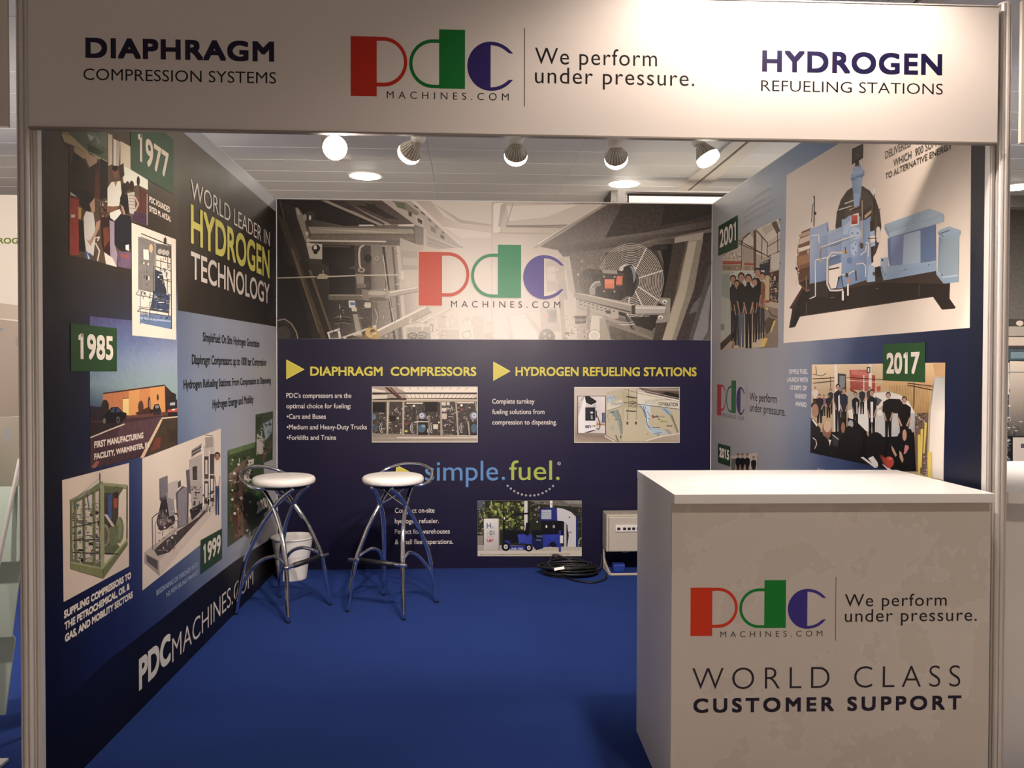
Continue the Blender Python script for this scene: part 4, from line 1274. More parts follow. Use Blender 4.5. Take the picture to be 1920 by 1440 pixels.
Q.draw('''
p 5f6a44 370,500 540,520 480,620 375,640
p 4a4438 375,560 500,560 490,1050 375,1050
p 3f5a90 410,580 440,560 440,780 412,800
p a84a34 455,590 490,580 488,680 460,690
p 3a2a24 455,540 495,530 495,600 460,610
p c0b8a8 375,740 400,740 480,860 460,870
e 8a8270 380,920 46,100
e 6a5f50 378,920 30,74
e 6f7a50 510,870 32,110
e 7f8a60 500,860 24,90
p 6a7650 420,850 500,830 490,980 480,1050 420,1060
p 5f6a44 380,1010 500,1000 520,1060 380,1070
p 6f7850 85,620 360,460 375,500 90,650
p 8a9068 345,470 575,490 575,525 380,495
p 5a6440 470,500 545,515 460,560 440,545
p 6a7248 90,650 108,650 108,1150 92,1150
p 6a7248 120,635 142,625 150,1160 130,1160
p 5f6840 195,590 215,580 218,1175 198,1170
p 6a7248 280,540 302,530 305,1185 282,1180
p 8f9870 340,480 375,490 378,1200 345,1195
p 5f6840 566,500 577,500 575,970 566,975
p 7a8250 90,1140 360,1195 370,1280 95,1200
p 949a70 90,1135 360,1190 362,1205 92,1152
p 6f7648 365,1190 575,950 575,1000 372,1280
p 98a070 360,1180 575,940 575,960 362,1205
l 3a3a30 8 110,850 335,800
l 3a3a30 7 110,960 335,950
l 3a3a30 7 110,1060 335,1070
l 5a5a58 7 340,390 342,470
l 9a9a94 5 110,620 330,440
l 98a8b0 6 160,600 330,470
l 4a6a98 6 230,540 250,700
l 2a2a24 8 385,1070 500,1075
''')
Q.build()
Q = Print(LEFT, 'photo_print', wl, 1.7, 110, 800, 4.5, label='printed white photograph of a long grey machine skid with a standing man')
Q.poly('d2c6b8', [(702, 268), (1365, 15), (1370, 858), (703, 1383)])
Q.draw('''
p b0a49c 720,1060 1250,640 1320,660 850,1130
p 9a908c 720,1060 845,1130 848,1262 718,1150
p c4b8ae 845,1130 1325,650 1325,700 848,1262
p 5a504e 735,1080 830,1130 832,1210 740,1140
p 4a4242 800,1040 900,950 1180,760 1230,700 1240,720 930,1060 830,1090
p 5a5254 845,440 915,412 920,600 870,640 848,620
p 74707a 850,440 912,416 914,580 855,600
p 3a3438 860,625 915,600 950,700 980,780 960,850 850,880 820,800 850,680
p 8f8a90 900,560 960,540 980,740 930,760
p b0a8a4 915,480 1000,450 1000,620 920,600
p 5a545c 985,560 1040,500 1095,520 1090,820 1000,860
p 85808a 1000,560 1060,510 1080,520 1075,820 1010,850
p 4a4448 1000,470 1025,450 1030,500 1005,520
p 5c5660 1070,370 1120,350 1140,600 1080,540
p a8a09c 1095,280 1205,230 1215,700 1120,700
p 3a3434 1125,340 1165,330 1165,450 1128,450
p 8a8480 1118,200 1205,140 1195,200 1115,262
l 2a2626 9 1120,215 1200,170
l 2a2626 9 1122,240 1200,200
p b8b0a8 1215,170 1310,90 1312,640 1220,710
p 9a928c 1232,90 1298,85 1298,170 1235,185
l 4a4242 6 1232,70 1300,80
r 4a4442 1225,250 1262,440
r c8c0b8 1234,280 1252,400
r 4a4442 1272,230 1308,400
r 3a3434 1225,460 1262,650
r c8c0b8 1232,480 1254,600
r 3a3434 1272,410 1308,630
r c8c0b8 1280,440 1300,600
l d8d0c8 9 1215,180 1218,700
l d8d0c8 9 1267,200 1268,670
l 6a6264 9 790,1040 785,770 830,730 850,740
l 8a8286 7 815,1040 810,800
l c0b8b0 9 870,900 960,830 1000,850
e 4a4246 880,800 60,70
e 6a646a 870,790 40,48
p 3a3436 1100,700 1210,640 1220,690 1120,790
''')
Q.clutter(55, 90, '2e2828 8a8284 c8c0b8 5a5256 a08878', 830, 700, 1000, 1060, 6, 22, .6)
Q.clutter(56, 60, '2e2828 8a8284 d8d0c8 5a5256', 1110, 500, 1310, 720, 6, 22, .7)
Q.person(1333, 745, 530, 50, 'd8ccc4', '3a4a70', 'a07058')
Q.build()
Q = Print(LEFT, 'photo_print', wl, 1.0, 60, 760, 3.2, label='printed aerial photograph of a plant among trees')
Q.poly('3f5230', [(1172, 270), (1340, 220), (1340, 55), (1445, 35), (1443, 325), (1390, 345), (1392, 700), (1172, 852)])
Q.draw('''
p 5f7a48 1172,270 1335,222 1335,250 1180,300
p 7a6658 1175,420 1300,300 1310,420 1200,500
p c8c0b4 1290,330 1332,320 1325,380 1280,390
p c8c0b4 1275,400 1310,395 1300,450 1270,450
p 8fa4b4 1385,110 1440,80 1440,160 1400,210
p b8b4ac 1350,170 1395,200 1380,290 1345,300
p 6a5448 1380,300 1440,200 1442,240 1385,345
p 5a4034 1200,480 1260,450 1300,640 1290,760 1200,830
p 7a5a48 1230,520 1260,500 1270,780 1235,800
p 4a6a38 1340,420 1392,400 1392,560 1345,580
p 2a3a20 1345,70 1380,60 1370,130 1345,150
''')
Q.clutter(57, 130, '2a3a20 4a6434 5f7a40 34482a 6a5a48 c8c0b4', 1178, 300, 1330, 800, 5, 18, .3)
Q.clutter(58, 50, '2a3a20 4a6434 c8c4bc 34482a', 1345, 80, 1440, 320, 4, 14, .4)
Q.build()
for nm, pts, tx in (('1977', [(243.8, 245), (298, 240), (324.4, 262), (324.4, 364.7), (243.8, 317.8)], (258, 300, 315.5, 336, 247.5, '1977', 'c8beae')),
                    ('1985', [(131, 606), (218, 615.5), (218, 696), (131.5, 696)], (146, 673, 211, 675, 624.8, '1985', 'd8d0c4')),
                    ('1999', [(375, 1013), (415.6, 990.6), (415.6, 1047.5), (375, 1077)], (380.5, 1056, 413, 1036.5, 1020, '1999', 'd0c8bc')),
                    ('2000', [(479, 930), (502.5, 921), (502.5, 957.5), (479, 972.5)], (480.5, 961.5, 501.3, 952, 939.7, '2000', 'd0c8bc'))):
    Q = Print(LEFT, 'year_badge', wl, 2.4, label='green badge printed with a white year')
    Q.poly('3f5a44' if nm == '1977' else '1c4a24' if nm == '1985' else '1a4428', pts)
    x0, y0, x1, y1, tp, s_, c_ = tx
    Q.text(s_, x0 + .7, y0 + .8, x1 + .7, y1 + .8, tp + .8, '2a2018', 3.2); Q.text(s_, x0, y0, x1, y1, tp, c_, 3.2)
    Q.build()
Q = Print(LEFT, 'heading_lettering', wl, 2.6, label='white and yellow slogan in tall capitals')
Q.text('WORLD LEADER IN', 357, 372, 505, 462, 335.5, 'd8d2c8', .3, off=-.008)
Q.text('HYDROGEN', 357, 457, 504.6, 521, 384, 'c8c43c', 5.5); Q.text('TECHNOLOGY', 357, 523, 504.6, 569, 472, 'c8c2ba', 2.6)
Q.build()
Q = Print(LEFT, 'body_lettering', wl, 1.6, label='dark text lines on the pale part of the wall')
for a in (('SimpleFuel: On Site Hydrogen Generation', 380, 640.6, 486, 651, 623), ('Diaphragm Compressors: up to 1000 bar Compression', 359.3, 684, 498.8, 685.5, 665),
          ('Hydrogen Refueling Stations: From Compression to Dispensing', 343.6, 727, 507.5, 720.3, 709.8), ('Hydrogen Energy and Mobility', 398, 765.2, 474.8, 756.4, 748)): Q.text(*a, '14161e', 1.2)
Q.build()
Q = Print(LEFT, 'caption_lettering', wl, 1.6, label='white captions under the pictures and web address along the foot')
for a in (('SUPPLING COMPRESSORS TO', 119, 1157, 245, 1087, 1142), ('THE PETROCHEMICAL, OIL &', 120, 1180, 242, 1107, 1165), ('GAS, AND MOBILITY SECTORS', 120.7, 1203, 248, 1122, 1188)): Q.text(*a, 'd8d0c6', 1.6)
for a in (('BEGINNING OF INROADS INTO', 292.4, 1115.5, 371, 1063, 1105), ('H2 REFUELING MARKET', 311, 1119, 372, 1076, 1110)): Q.text(*a, '8a9cbc', .8)
for a in (('PDC FOUNDED', 279, 379.7, 317.8, 398, 368.4), ('SYED M. AFZAL', 279, 396, 319.7, 416, 385.3)): Q.text(*a, 'd0c8bc', 1.0)
Q.text('EXPANSION', 427, 1047, 450, 1034, 1042, '98a4ba', .3)
Q.text('PDC', 259.7, 1291.8, 319, 1243, 1232, 'dcd6ce', 6); Q.text('MACHINES.COM', 322, 1236, 474, 1100, 1191, 'd0cac2', .2, off=-.008)
Q.build()

# ------------------------------------------------------------------ graphics of the right wall
P = Print(RIGHT, 'timeline_print', wr, .5, label='pale grey to navy printed backdrop of the timeline')
P.gp = lambda x, z: (max(.003, min(2.97, RIGHT.uv(x, 694)[0])), z)
P.grid([1334, 1370, 1410, 1450, 1500, 1560, 1620, 1680, 1740, 1790, 1830, 1856], [2.476, 2.2, 1.9, 1.65, 1.4, 1.2, .9, .5, .0004], [
 'b0b2b8 b0b6c0 a8b4c4 9ab0cc 88a4c8 7898c4 6a8cb8 6a84a8 6f7890 6a6470 625c64 5a565c',
 'b4b2b4 b0b2b8 aab2bc a0aebf 90a4c0 809cc4 7490b8 6a80a0 6a7088 625e6c 5a565e 54525a',
 'b0aeb0 aeaeb2 a8adb5 a2a9b4 98a2b4 8c9cb4 7a8aa8 6a7490 585c74 484a58 3f4048 3a3a42',
 'aca9aa a9a9ad a6a8ae a0a4ae 8e98ac 6a7898 4a5a80 3a4868 2a3654 202a42 1c2436 181e2e',
 'a8a6a8 a6a5a9 a2a3aa 989ca8 8490a8 5a6c90 34487a 24365e 182850 101e42 0e1a36 0e182c',
 'a4a3a6 a2a2a7 9e9fa7 949aa8 7c8aa4 4e6290 2c4274 1e305c 142450 0c1a40 0a1634 0a142a',
 '9c9ca0 9a9ba1 9698a2 8c93a4 7080a0 40558a 243a6c 182a58 10204c 0a163c 081230 081028',
 '94959a 92949c 8e929e 848ca0 64769a 384c80 203464 142450 0e1a44 081234 080e28 080e22',
 '8c8e94 8a8e98 868c9a 7c869c 5c6e94 304478 1c2e5c 12204a 0c163c 080e2c 080c22 080c1e'], 4)
P.build()
Q = Print(RIGHT, 'machine_print', wr, 1.3, 1470, 260, 3.891, label='large white picture of a light blue compressor on a black base')
Q.fr(0, 0, 1); Q.poly('e4d8cc', [(1475.6, 328.5), (1823, 118), (1819, 614.6), (1469.5, 643.3)])
Q.fr(1470, 260, 3.891).draw('''
e 4a4038 545,640 168,300
e d8d0c8 690,700 20,60
e 5a4f46 560,620 120,250
p e4d8cc 330,960 400,930 400,1090 330,1090
p 2e2520 45,1235 140,1070 200,1060 700,930 1110,960 1215,1050 1210,1165 1255,1230 1250,1240 1155,1248 1090,1155 115,1300 80,1375 38,1382 62,1245
p 5a3428 38,1240 140,1072 150,1085 70,1230
p 1a1512 110,1180 120,1180 118,1300 85,1370 60,1370 90,1240
p 46382f 190,1100 700,1010 1100,970 1205,1040 1205,1060 700,1050 200,1140
l 6a5a50 5 165,1190 165,1285
l 6a5a50 5 990,1065 985,1150
l 5a4c44 4 120,1296 1090,1152
l 8a7a70 4 340,1160 370,1156
l 8a7a70 4 670,1095 690,1092
p 8a5f44 130,680 200,650 205,1100 170,1120 110,1060 95,940 100,800
p d8c4b4 120,730 195,700 195,740 110,775
p e8dcd0 108,800 192,775 192,800 106,830
p a8784e 100,860 192,840 192,900 100,930
p 6a4630 98,960 190,930 195,1010 112,1040
p c8a888 110,700 180,672 195,678 195,696 115,722
p 4a3426 110,1050 195,1010 200,1090 165,1105
g b8cce4 98b0d4 6a88b4 7a98c4 190,660 325,610 325,1070 190,1100
p 3a3432 190,1060 325,1030 322,1160 190,1150
p a0b8dc 190,665 325,605 330,700 190,740
p 7a96c0 315,605 330,660 330,1020 312,1040 318,800
g b0c4de 90a8cc 7896c0 88a4cc 320,680 430,640 430,900 320,930
p 9ab4d8 325,700 425,670 425,720 325,750
p 6a86b0 322,870 415,845 415,905 322,935
l 3a302a 10 330,955 405,940
p e8ded2 328,960 405,950 390,1060 380,1090 345,1095 325,1040
g a8c0e0 88a4cc 6a8ab8 7c9cc8 425,590 600,560 605,1030 420,1090
p 90aed8 430,600 480,560 550,580 560,700 420,720
p a8c4e4 440,640 480,600 520,640 500,700 430,700
p 88a4cc 600,540 635,540 640,1045 605,1045
p 9ab8dc 620,920 665,930 668,1040 612,1048
p 6a8ab8 400,1040 430,960 420,1090 385,1095
e 98b4da 520,700 52,60
e b0c8e8 522,690 40,44
p 8aa8d4 480,770 520,735 550,760 545,850 515,878 485,840
p a8c4e4 490,775 520,745 540,765 535,830 512,860 492,830
e 6a88b8 505,800 6,7
e 6a88b8 525,770 6,7
e 6a88b8 525,830 6,7
e 6a88b8 500,690 7,8
e 6a88b8 540,690 7,8
e 6a88b8 525,960 6,8
e 6a88b8 560,1020 8,10
e 6a88b8 480,890 20,24
p 4a3a30 560,540 640,490 640,560 600,590 560,600
p c8a888 590,560 640,520 640,540 592,585
p 3a3230 630,600 650,600 655,900 640,910
g 90b0dc a8c8ec 88a8d4 7898c4 495,300 578,270 560,440 512,440
p 90b4e0 490,262 560,225 590,230 588,262 492,300
p a8c8ec 505,215 560,200 575,215 580,250 500,270
p 7898c8 488,292 590,255 588,270 488,306
p 98b8e4 510,400 560,400 552,490 512,500
p 88a8d0 515,205 525,190 560,190 565,210
e 6a88b8 512,300 7,9
e 6a88b8 570,278 6,8
p 3f3830 500,75 575,38 582,45 580,140 550,160 552,195 522,200 522,175 498,190
p 5a5248 505,85 572,50 574,130 508,165
e 8a8278 540,120 5,5
p e8e0d8 490,560 548,540 548,625 490,640
r c8492e 494,558 540,620
p a83820 494,600 540,598 540,620 494,626
e d8d0c4 662,378 17,32
e f4ece0 662,378 12,24
l 4a4038 7 662,405 658,500 655,660
l 6a5a50 8 575,450 576,760
l d8d4d0 4 573,450 574,760
l d8d4d0 8 445,475 510,450
l d8d4d0 7 400,520 500,490
l c8a070 9 480,520 520,505 548,500
l 2e2822 10 500,520 560,500
l e0dcd8 8 265,798 420,740 530,708
l 5a6a88 4 265,803 530,713
l e0dcd8 8 232,885 300,870 380,850
l 8a8078 8 270,790 270,880
e c8a888 265,795 10,12
e c8a888 268,890 10,12
l e0dcd8 8 200,710 255,700 260,760
l e0dcd8 7 230,890 232,1020 232,1150 190,1168
l d8d4cc 12 318,1060 320,880 350,830 400,832 440,830
l 8a8480 5 326,1060 328,885 352,840
l d8d4cc 12 318,1060 340,1108 400,1108 435,1100
e c8a070 450,826 22,12
l 4a4038 7 450,790 455,840
l d8d4d0 8 460,1010 490,975 530,960
l d8d4d0 7 400,995 455,990
e 4a4038 462,995 12,16
e d88838 472,1035 10,16
l e8e4e0 12 470,1060 470,1145
l e8e4e0 14 433,1110 433,1180
l 3a3230 6 420,1000 440,1110
l 5a5048 12 525,960 532,1035
l d8d4d0 7 530,915 580,908 600,930 598,1010
l d8d4d0 8 600,760 620,760 620,860
l d8d4d0 7 560,850 600,820 605,780
p a0bce0 630,680 665,670 670,780 640,790
p e8dcd0 632,712 668,705 670,750 634,757
l 4a4038 6 615,730 685,725
e 5a5048 660,985 10,14
e 5a5048 570,780 14,22
l 4a3a30 9 655,420 660,560
l 4a3a30 8 655,560 660,650
l 4a4038 5 690,520 708,512
l 4a3a30 7 225,420 222,640
l 6a5a4c 6 210,490 205,610
l 6a5a4c 5 222,470 210,490
e 4a3a30 232,545 8,12
e 6a5a4c 222,425 5,10
e c8a888 180,825 9,18
e 4a3a30 95,945 8,14
e 6a4c38 180,1000 12,30
l 8a7a6c 8 165,1000 168,1110
g 98b4cc a4c0d8 a8c4dc 8aaac4 738,625 1065,510 1170,548 770,690
p 7a9ab8 738,628 770,690 770,722 738,660
p a0bcd4 770,690 1170,550 1170,605 770,724
g 5a74a0 6a86b0 88a4c8 7a94bc 770,722 1110,625 1115,890 780,940
p 7a90c0 780,722 875,698 870,935 782,945
p a8c0dc 878,700 1000,668 1000,905 870,935
p 6480b0 1002,665 1112,630 1112,890 1002,905
p 5a78a8 760,730 782,725 782,945 765,870
p 98b4d4 708,870 762,866 762,930 1115,895 1118,905 730,985
p 88a8cc 708,880 728,985 730,1035 712,960
p 90b0d4 728,985 1115,905 1115,965 730,1035
e 2a3040 722,886 8,8
e 4a5a78 740,990 5,5
e 4a5a78 890,955 5,5
e 4a5a78 1060,920 5,5
p 98b4cc 1130,672 1210,640 1295,668 1180,705
p 7a98b4 1130,674 1172,705 1172,730 1130,700
p 90aec8 1172,706 1295,670 1293,702 1172,732
l 3a4a60 6 1150,690 1215,668
g 6a84a8 8aa4bc 90a8bc 88a0b4 1135,710 1172,732 1172,1010 1125,970
p 90a8bc 1172,730 1282,703 1278,1000 1170,1015
p 8aa8c4 1115,960 1165,1015 1278,1000 1278,1045 1170,1058 1115,990
p a8c4d8 1120,955 1160,1005 1275,990 1278,1004 1165,1018 1115,965
e 3a4a60 1157,995 6,6
''')
for k in range(14): Q.ell('d8ccc0', 100 + 12 * math.sin(k * .9), 780 + k * 22, 5, 8, 8)
for k in range(12): Q.ell('5a7098', 330 + k * 8, 790 - k * 2.5, 2.5, 3.5, 6); Q.ell('5a7098', 330 + k * 7.5, 885 - k * 2.5, 2.5, 3.5, 6)
Q.fr(0, 0, 1)
Q.text('DELIVERED', 1660.8, 296, 1709.7, 276, 282, '6a6660', .5); Q.text('TO DATE', 1718, 272.5, 1760, 252, 262, '6a6660', .5)
Q.text('WHICH  900 SUPPLIED', 1676.5, 307, 1784, 268, 293.5, '5a5650', .5); Q.text('TO ALTERNATIVE ENERGY', 1661.4, 332, 1786.8, 284, 321, '4a4640', .5)
Q.build()
Q = Print(RIGHT, 'photo_print', wr, 1.3, 1340, 400, 5.538, label='printed group photograph of a team standing in a workshop')
Q.poly('b8a898', [(60, 1420), (85, 420), (245, 255), (683, 45), (658, 1385)])
Q.draw('''
p d8cec0 440,165 683,50 680,220 550,300
p c0b4a4 490,150 683,70 683,110 530,230
p 6a5a4c 590,100 640,75 683,180 650,220
p 3a3028 670,60 683,50 683,90
l 5a4c40 14 280,330 300,260 370,200
p d8d0c4 300,270 370,210 410,270 410,340 290,320
p d0c6b8 435,200 545,310 545,460 435,420
p c8beb0 555,300 680,210 680,380 555,440
p 6a5c4c 405,180 436,165 432,600 405,600
l 4a3c30 8 250,280 690,520
l 4a3c30 8 440,180 550,305
l 4a3c30 7 245,310 545,440
l 4a3c30 7 550,300 545,450
l 4a3c30 8 655,220 660,560
l 4a3c30 8 550,345 680,270
l 4a3c30 8 550,450 680,395
l 4a3c30 7 495,240 490,480
l 5a4c40 9 280,280 280,590
p c8bcac 85,420 280,330 280,490 85,490
p b84a24 85,495 275,500 275,525 85,530
p b84a24 310,515 405,520 405,538 310,540
r 9a8468 85,540 275,590
r a89478 310,545 405,590
p 3a4048 470,520 580,470 575,650 520,680 470,580
p 8a9080 470,520 560,490 565,505 480,530
p c8c4b8 590,430 680,400 670,600 590,580
p b0b8a8 75,600 165,600 170,1240 65,1340
p c8ccc0 165,600 520,590 520,760 165,770
p 98a498 75,640 160,620 160,900 80,860
p 8a8878 65,1150 105,1145 105,1210 65,1220
p 5a3a28 62,1350 230,1190 230,1260 80,1415 62,1418
p 3a3028 575,600 670,575 662,930 570,920
p b8a888 575,600 670,575 670,590 575,615
p c8b07a 520,640 575,650 560,920 520,900
p 8a7a68 520,930 660,930 660,1390 480,1400 430,1390
p b0a08c 520,900 660,930 660,990 520,960
p 5a4a40 510,1130 560,1080 630,1100 610,1200 540,1260
p c8b8a0 230,1260 520,1240 500,1390 200,1400
p e0b820 510,1285 555,1300 520,1385 475,1385
p d8b840 620,1110 636,1120 590,1240 578,1230
p d8b840 520,970 560,985 555,1005 515,985
p a07850 210,1300 240,1290 200,1400 170,1400
l 3a3028 8 560,1000 600,1060 660,1080
e a83a20 550,915 26,14
''')
Q.clutter(61, 34, '4a4038 e0d8cc 8a8070', 90, 400, 275, 480, 8, 20, .7)
Q.clutter(62, 20, '8a6a48 c8a880', 90, 545, 400, 588, 8, 18, .5)
Q.clutter(63, 60, 'c8b8a0 6a5040 e0d4c4 a84030 8a8078', 580, 620, 664, 920, 6, 22, .85)
Q.clutter(64, 60, '5a6878 8a98a8 e0e4e0 3a4048', 170, 605, 515, 745, 6, 20, .4)
for a in ((195, 1330, 690, 66, '1c1818', '14141a'), (238, 1370, 680, 66, '241c1c', '16161c'), (500, 1300, 690, 62, '8a5438', '2a3448'), (452, 1310, 745, 70, '17171a', '1c1c20'), (422, 1340, 670, 58, '17171a', '241c1c'), (282, 1390, 775, 88, '17171a', '5a6478'), (357, 1400, 770, 104, '131314', '121214')): Q.person(a[0], a[1], a[2], a[3], a[4], a[5], 'b88868', '2a1c14')
Q.ell('2a1a12', 357, 735, 18, 26); Q.rect('c89878', 350, 700, 366, 712)
Q.build()
Q = Print(RIGHT, 'photo_print', wr, 1.3, 1500, 660, 6., label='printed photograph of a crowd in suits around a white car')
Q.poly('c8b088', [(135, 142), (1638, 120), (1620, 1450), (1450, 1425), (1130, 1345), (122, 1130)])
Q.draw('''
g e8ccA8 e0c8a0 c8a878 d0b890 140,142 940,130 940,420 140,420
g d8b888 e0c090 c89858 d0a868 940,130 1636,122 1500,420 940,420
p c8a068 1500,130 1636,122 1636,280 1520,270
l 5a6068 9 180,160 190,250
l 5a6068 9 150,250 250,270 300,240
r e4dcd4 390,140 420,560
p 4a4648 428,240 520,250 525,450 430,470
p 8a9098 445,265 510,270 505,430 445,440
g c85848 d07060 b84a3c a83c30 560,200 780,200 770,440 570,420
p d87868 580,200 760,230 770,270 580,250
p 9a3028 565,400 640,450 600,460 565,430
r c04030 815,260 850,440
r d04838 868,385 910,445
r e8e0dc 780,140 808,460
r 2a2a30 755,168 795,235
r e0e0dc 766,180 784,225
r d8d0cc 715,260 728,480
p b8b0a8 540,460 700,440 720,640 560,660
g c8a460 d0ac68 b08848 c09858 1000,400 1500,410 1450,700 1280,680
''')
for k in range(26): Q.line('8a6a34', 3.5, [(1015 + k * 18, 370), (1012 + k * 17, 720)])
for k in range(16): Q.line('b8a8a0', 3.5, [(165 + k * 15, 320), (165 + k * 15, 480)])
Q.draw('''
l 3a2c24 9 150,302 390,290
l 3a2c24 9 150,352 390,325
l 3a2c24 7 530,288 940,310
l e0d8d0 6 530,318 940,345
l 3a2c24 9 1210,350 1500,385
l 3a2c24 9 1210,370 1500,430
l 5a4030 10 1290,345 1285,640
l 5a4030 8 345,280 348,400
p 7a6050 1300,690 1450,680 1430,1400 1290,1330
p 8a98a0 1520,285 1635,280 1615,1440 1440,1400 1465,700 1500,380
g b8c0c0 a8b0b4 d8d4cc e0d8d0 1525,290 1635,285 1635,680 1475,680
p ddd8d2 1475,680 1635,670 1618,1440 1445,1400
p e0e0dc 840,460 1010,450 1130,480 1230,560 1300,690 1290,720 1200,640 1000,560 880,640 700,680 640,660 700,580
p e8e8e6 545,660 740,580 860,640 860,900 720,890 560,740
p 5a6068 850,500 930,540 880,610 850,580
g c8ccd0 b8bcc0 a0a4a8 d0d4d8 860,640 1300,690 1290,960 870,980
p 1c1a1e 940,560 1010,525 1130,530 1180,600 1190,690 930,690
e e4e4e4 905,685 32,34
p 2a4a80 840,990 940,960 900,1010 850,1010
p 14141a 540,740 620,760 760,900 740,960 540,860
e b0b4b8 575,810 30,44
p 100e12 370,900 720,870 780,960 1090,950 1290,900 1310,1340 1130,1345 122,1130 130,900
p 1a2030 520,860 640,870 640,980 530,930
p 6a7480 525,870 635,885 632,960 535,915
p 3a3c44 370,930 440,960 430,1070 370,1060
l b8bcc0 10 370,930 440,985
l c8ccd0 10 520,880 640,940
l 8a8c94 6 530,950 640,990
p e0e0e0 380,560 395,560 410,890 385,900
''')
for a in ((175, 640, 250, 70, 'd8ccc8', '2a2a30'), (350, 700, 290, 60, '3a3e4c', '20222a'), (272, 720, 240, 60, '8a6a80', '2a2a30'), (325, 740, 260, 66, '2a2226', '1a1a20'), (225, 800, 330, 90, '22222c', '16161c'),
          (705, 700, 300, 70, '2a3040', '20242c'), (790, 700, 310, 70, '4a4450', '20242c'), (432, 900, 540, 90, '1e2436', '1a2036'), (500, 900, 500, 90, '24304a', '16182a'), (632, 900, 450, 84, '1a1a20', '14141a'), (815, 1010, 590, 110, '22222a', '121218'), (1000, 1050, 600, 110, '1a181c', '121216'), (1180, 1120, 620, 150, '141216', '101014')):
    Q.person(*a, 'c09478', '3a261c')
Q.draw('''
p e8e8ec 800,560 830,560 828,790 805,790
p d8dce4 436,500 452,480 460,640 440,680
p c8d0dc 640,560 655,560 652,700 642,690
p 18181e 128,740 170,760 240,870 230,960 300,1000 440,1080 470,1180 122,1130
e 4a3228 170,600 40,36
e b08468 178,660 38,76
p e8e4e0 135,755 160,760 205,820 195,840
e 9a6a50 310,880 52,100
e d8b8a0 315,840 42,64
p e0dcd8 300,980 360,990 340,1060
e 14101a 250,1050 90,110
e 1a1418 170,1060 40,80
l d8d8dc 9 150,965 185,990 195,1040 170,1090
e 241c1c 480,840 40,110
e a8785c 492,850 22,60
e 16141a 560,900 50,70
p 14121a 440,930 560,940 640,1060 620,1200 460,1170
e 1a1418 640,1020 90,140
e 16141a 860,1060 110,160
p e0dce0 690,1185 720,1180 880,1300 850,1305
p e8e0e0 775,1195 830,1170 880,1240 890,1290 840,1280
p e4dce4 930,1260 990,1290 1060,1340 1010,1340
p 7a3030 900,1160 940,1160 990,1290 940,1250
e c83a20 1010,1240 56,66
e e06a40 1025,1200 26,18
p b83420 930,1190 960,1180 990,1280 960,1270
p 100c12 1110,930 1180,850 1260,870 1290,1000 1300,1340 1150,1340 1100,1180
e 1c1214 1190,910 40,70
e c8987c 1185,935 24,64
p c89880 1035,1050 1060,1080 1100,1160 1080,1180 1045,1110
p c89880 1125,1110 1150,1130 1175,1210 1160,1250 1130,1190
p d87a88 1190,1050 1225,1050 1235,1080 1200,1140 1175,1150
r d8c41c 1335,940 1362,1385
e d8c41c 1348,940 14,12
p d8c41c 1368,870 1396,870 1378,1300 1352,1300
p d8c41c 1412,790 1440,800 1410,1140 1395,1140
r d8c41c 1448,1130 1492,1420
e d8c41c 1470,1135 22,18
''')
Q.clutter(65, 70, '3a3028 c8c0b8 8a7a70 1c1816', 1305, 690, 1430, 870, 6, 18, .4)
Q.clutter(66, 36, '3a3028 e8e0d8 8a7a70', 1400, 1150, 1445, 1400, 5, 14, .4)
Q.build()
Q = Print(RIGHT, 'photo_print', wr, 1.3, 1320, 600, 3.31, label='small printed photograph of four people in black')
Q.poly('b8b0a8', [(160, 845), (330, 825), (328, 1010), (160, 1010)])
Q.rect('6a6660', 170, 860, 196, 940)
for x in (213, 240, 270, 310): Q.person(x, 1010, 182 if x != 310 else 166, 34, '14141a', '14141a', 'b08468', '2a1c14')
Q.build()
Q = Print(RIGHT, 'photo_print', wr, 1.3, label='pale printed sheet mostly hidden by the counter')
Q.poly('a8a49e', [(1533, 878), (1562, 884), (1640, 905), (1640, 960), (1533, 960)]); Q.build()
for s_, pts, tx in (('2001', [(1347.8, 424.3), (1384, 403), (1384, 465), (1347, 480)], (1350, 464, 1380.4, 451.5, 431)), ('2017', [(1657, 645.3), (1736, 642), (1735.4, 717), (1656, 713)], (1663, 700.3, 1725, 701.2, 662)),
                    ('2015', [(1346.6, 831), (1370, 837), (1370, 875), (1346.6, 867)], (1349.3, 857.4, 1367.7, 862, 839.6))):
    Q = Print(RIGHT, 'year_badge', wr, 2.2, label='green badge printed with a white year')
    Q.poly('1c5a28' if s_ == '2017' else '1e4a2e', pts); x0, y0, x1, y1, tp = tx
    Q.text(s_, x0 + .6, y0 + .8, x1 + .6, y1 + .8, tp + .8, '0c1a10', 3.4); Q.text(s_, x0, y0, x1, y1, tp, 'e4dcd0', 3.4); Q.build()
logo(RIGHT, wr, 1344.8, 778, 1380.4, 713.5, 1.4, False, ('b02818', '0c6a34', '3a2f78'), '3a3c44', lines='6a6a74')
Q = Print(RIGHT, 'slogan_lettering', wr, 1.4, label='dark slogan beside the small emblem')
Q.text('We perform', 1406, 751, 1457, 755.6, 736, '24262e', .4); Q.text('under pressure.', 1406, 770.7, 1473.5, 780.7, 755.5, '24262e', .4); Q.build()
Q = Print(RIGHT, 'caption_lettering', wr, 1.4, label='white captions beside the photographs')
for a in (('SIMPLE FUEL', 1480, 700.3, 1515, 701.2, 692), ('LAUNCH WITH', 1476.5, 715.4, 1515, 717, 707), ('US DEPT. OF', 1481.6, 730.5, 1513, 732, 722.4), ('ENERGY', 1491.6, 746.5, 1512.7, 748, 738), ('AWARD', 1492, 761.6, 1512.7, 763, 753)): Q.text(*a, 'd8d8dc', 1.0)
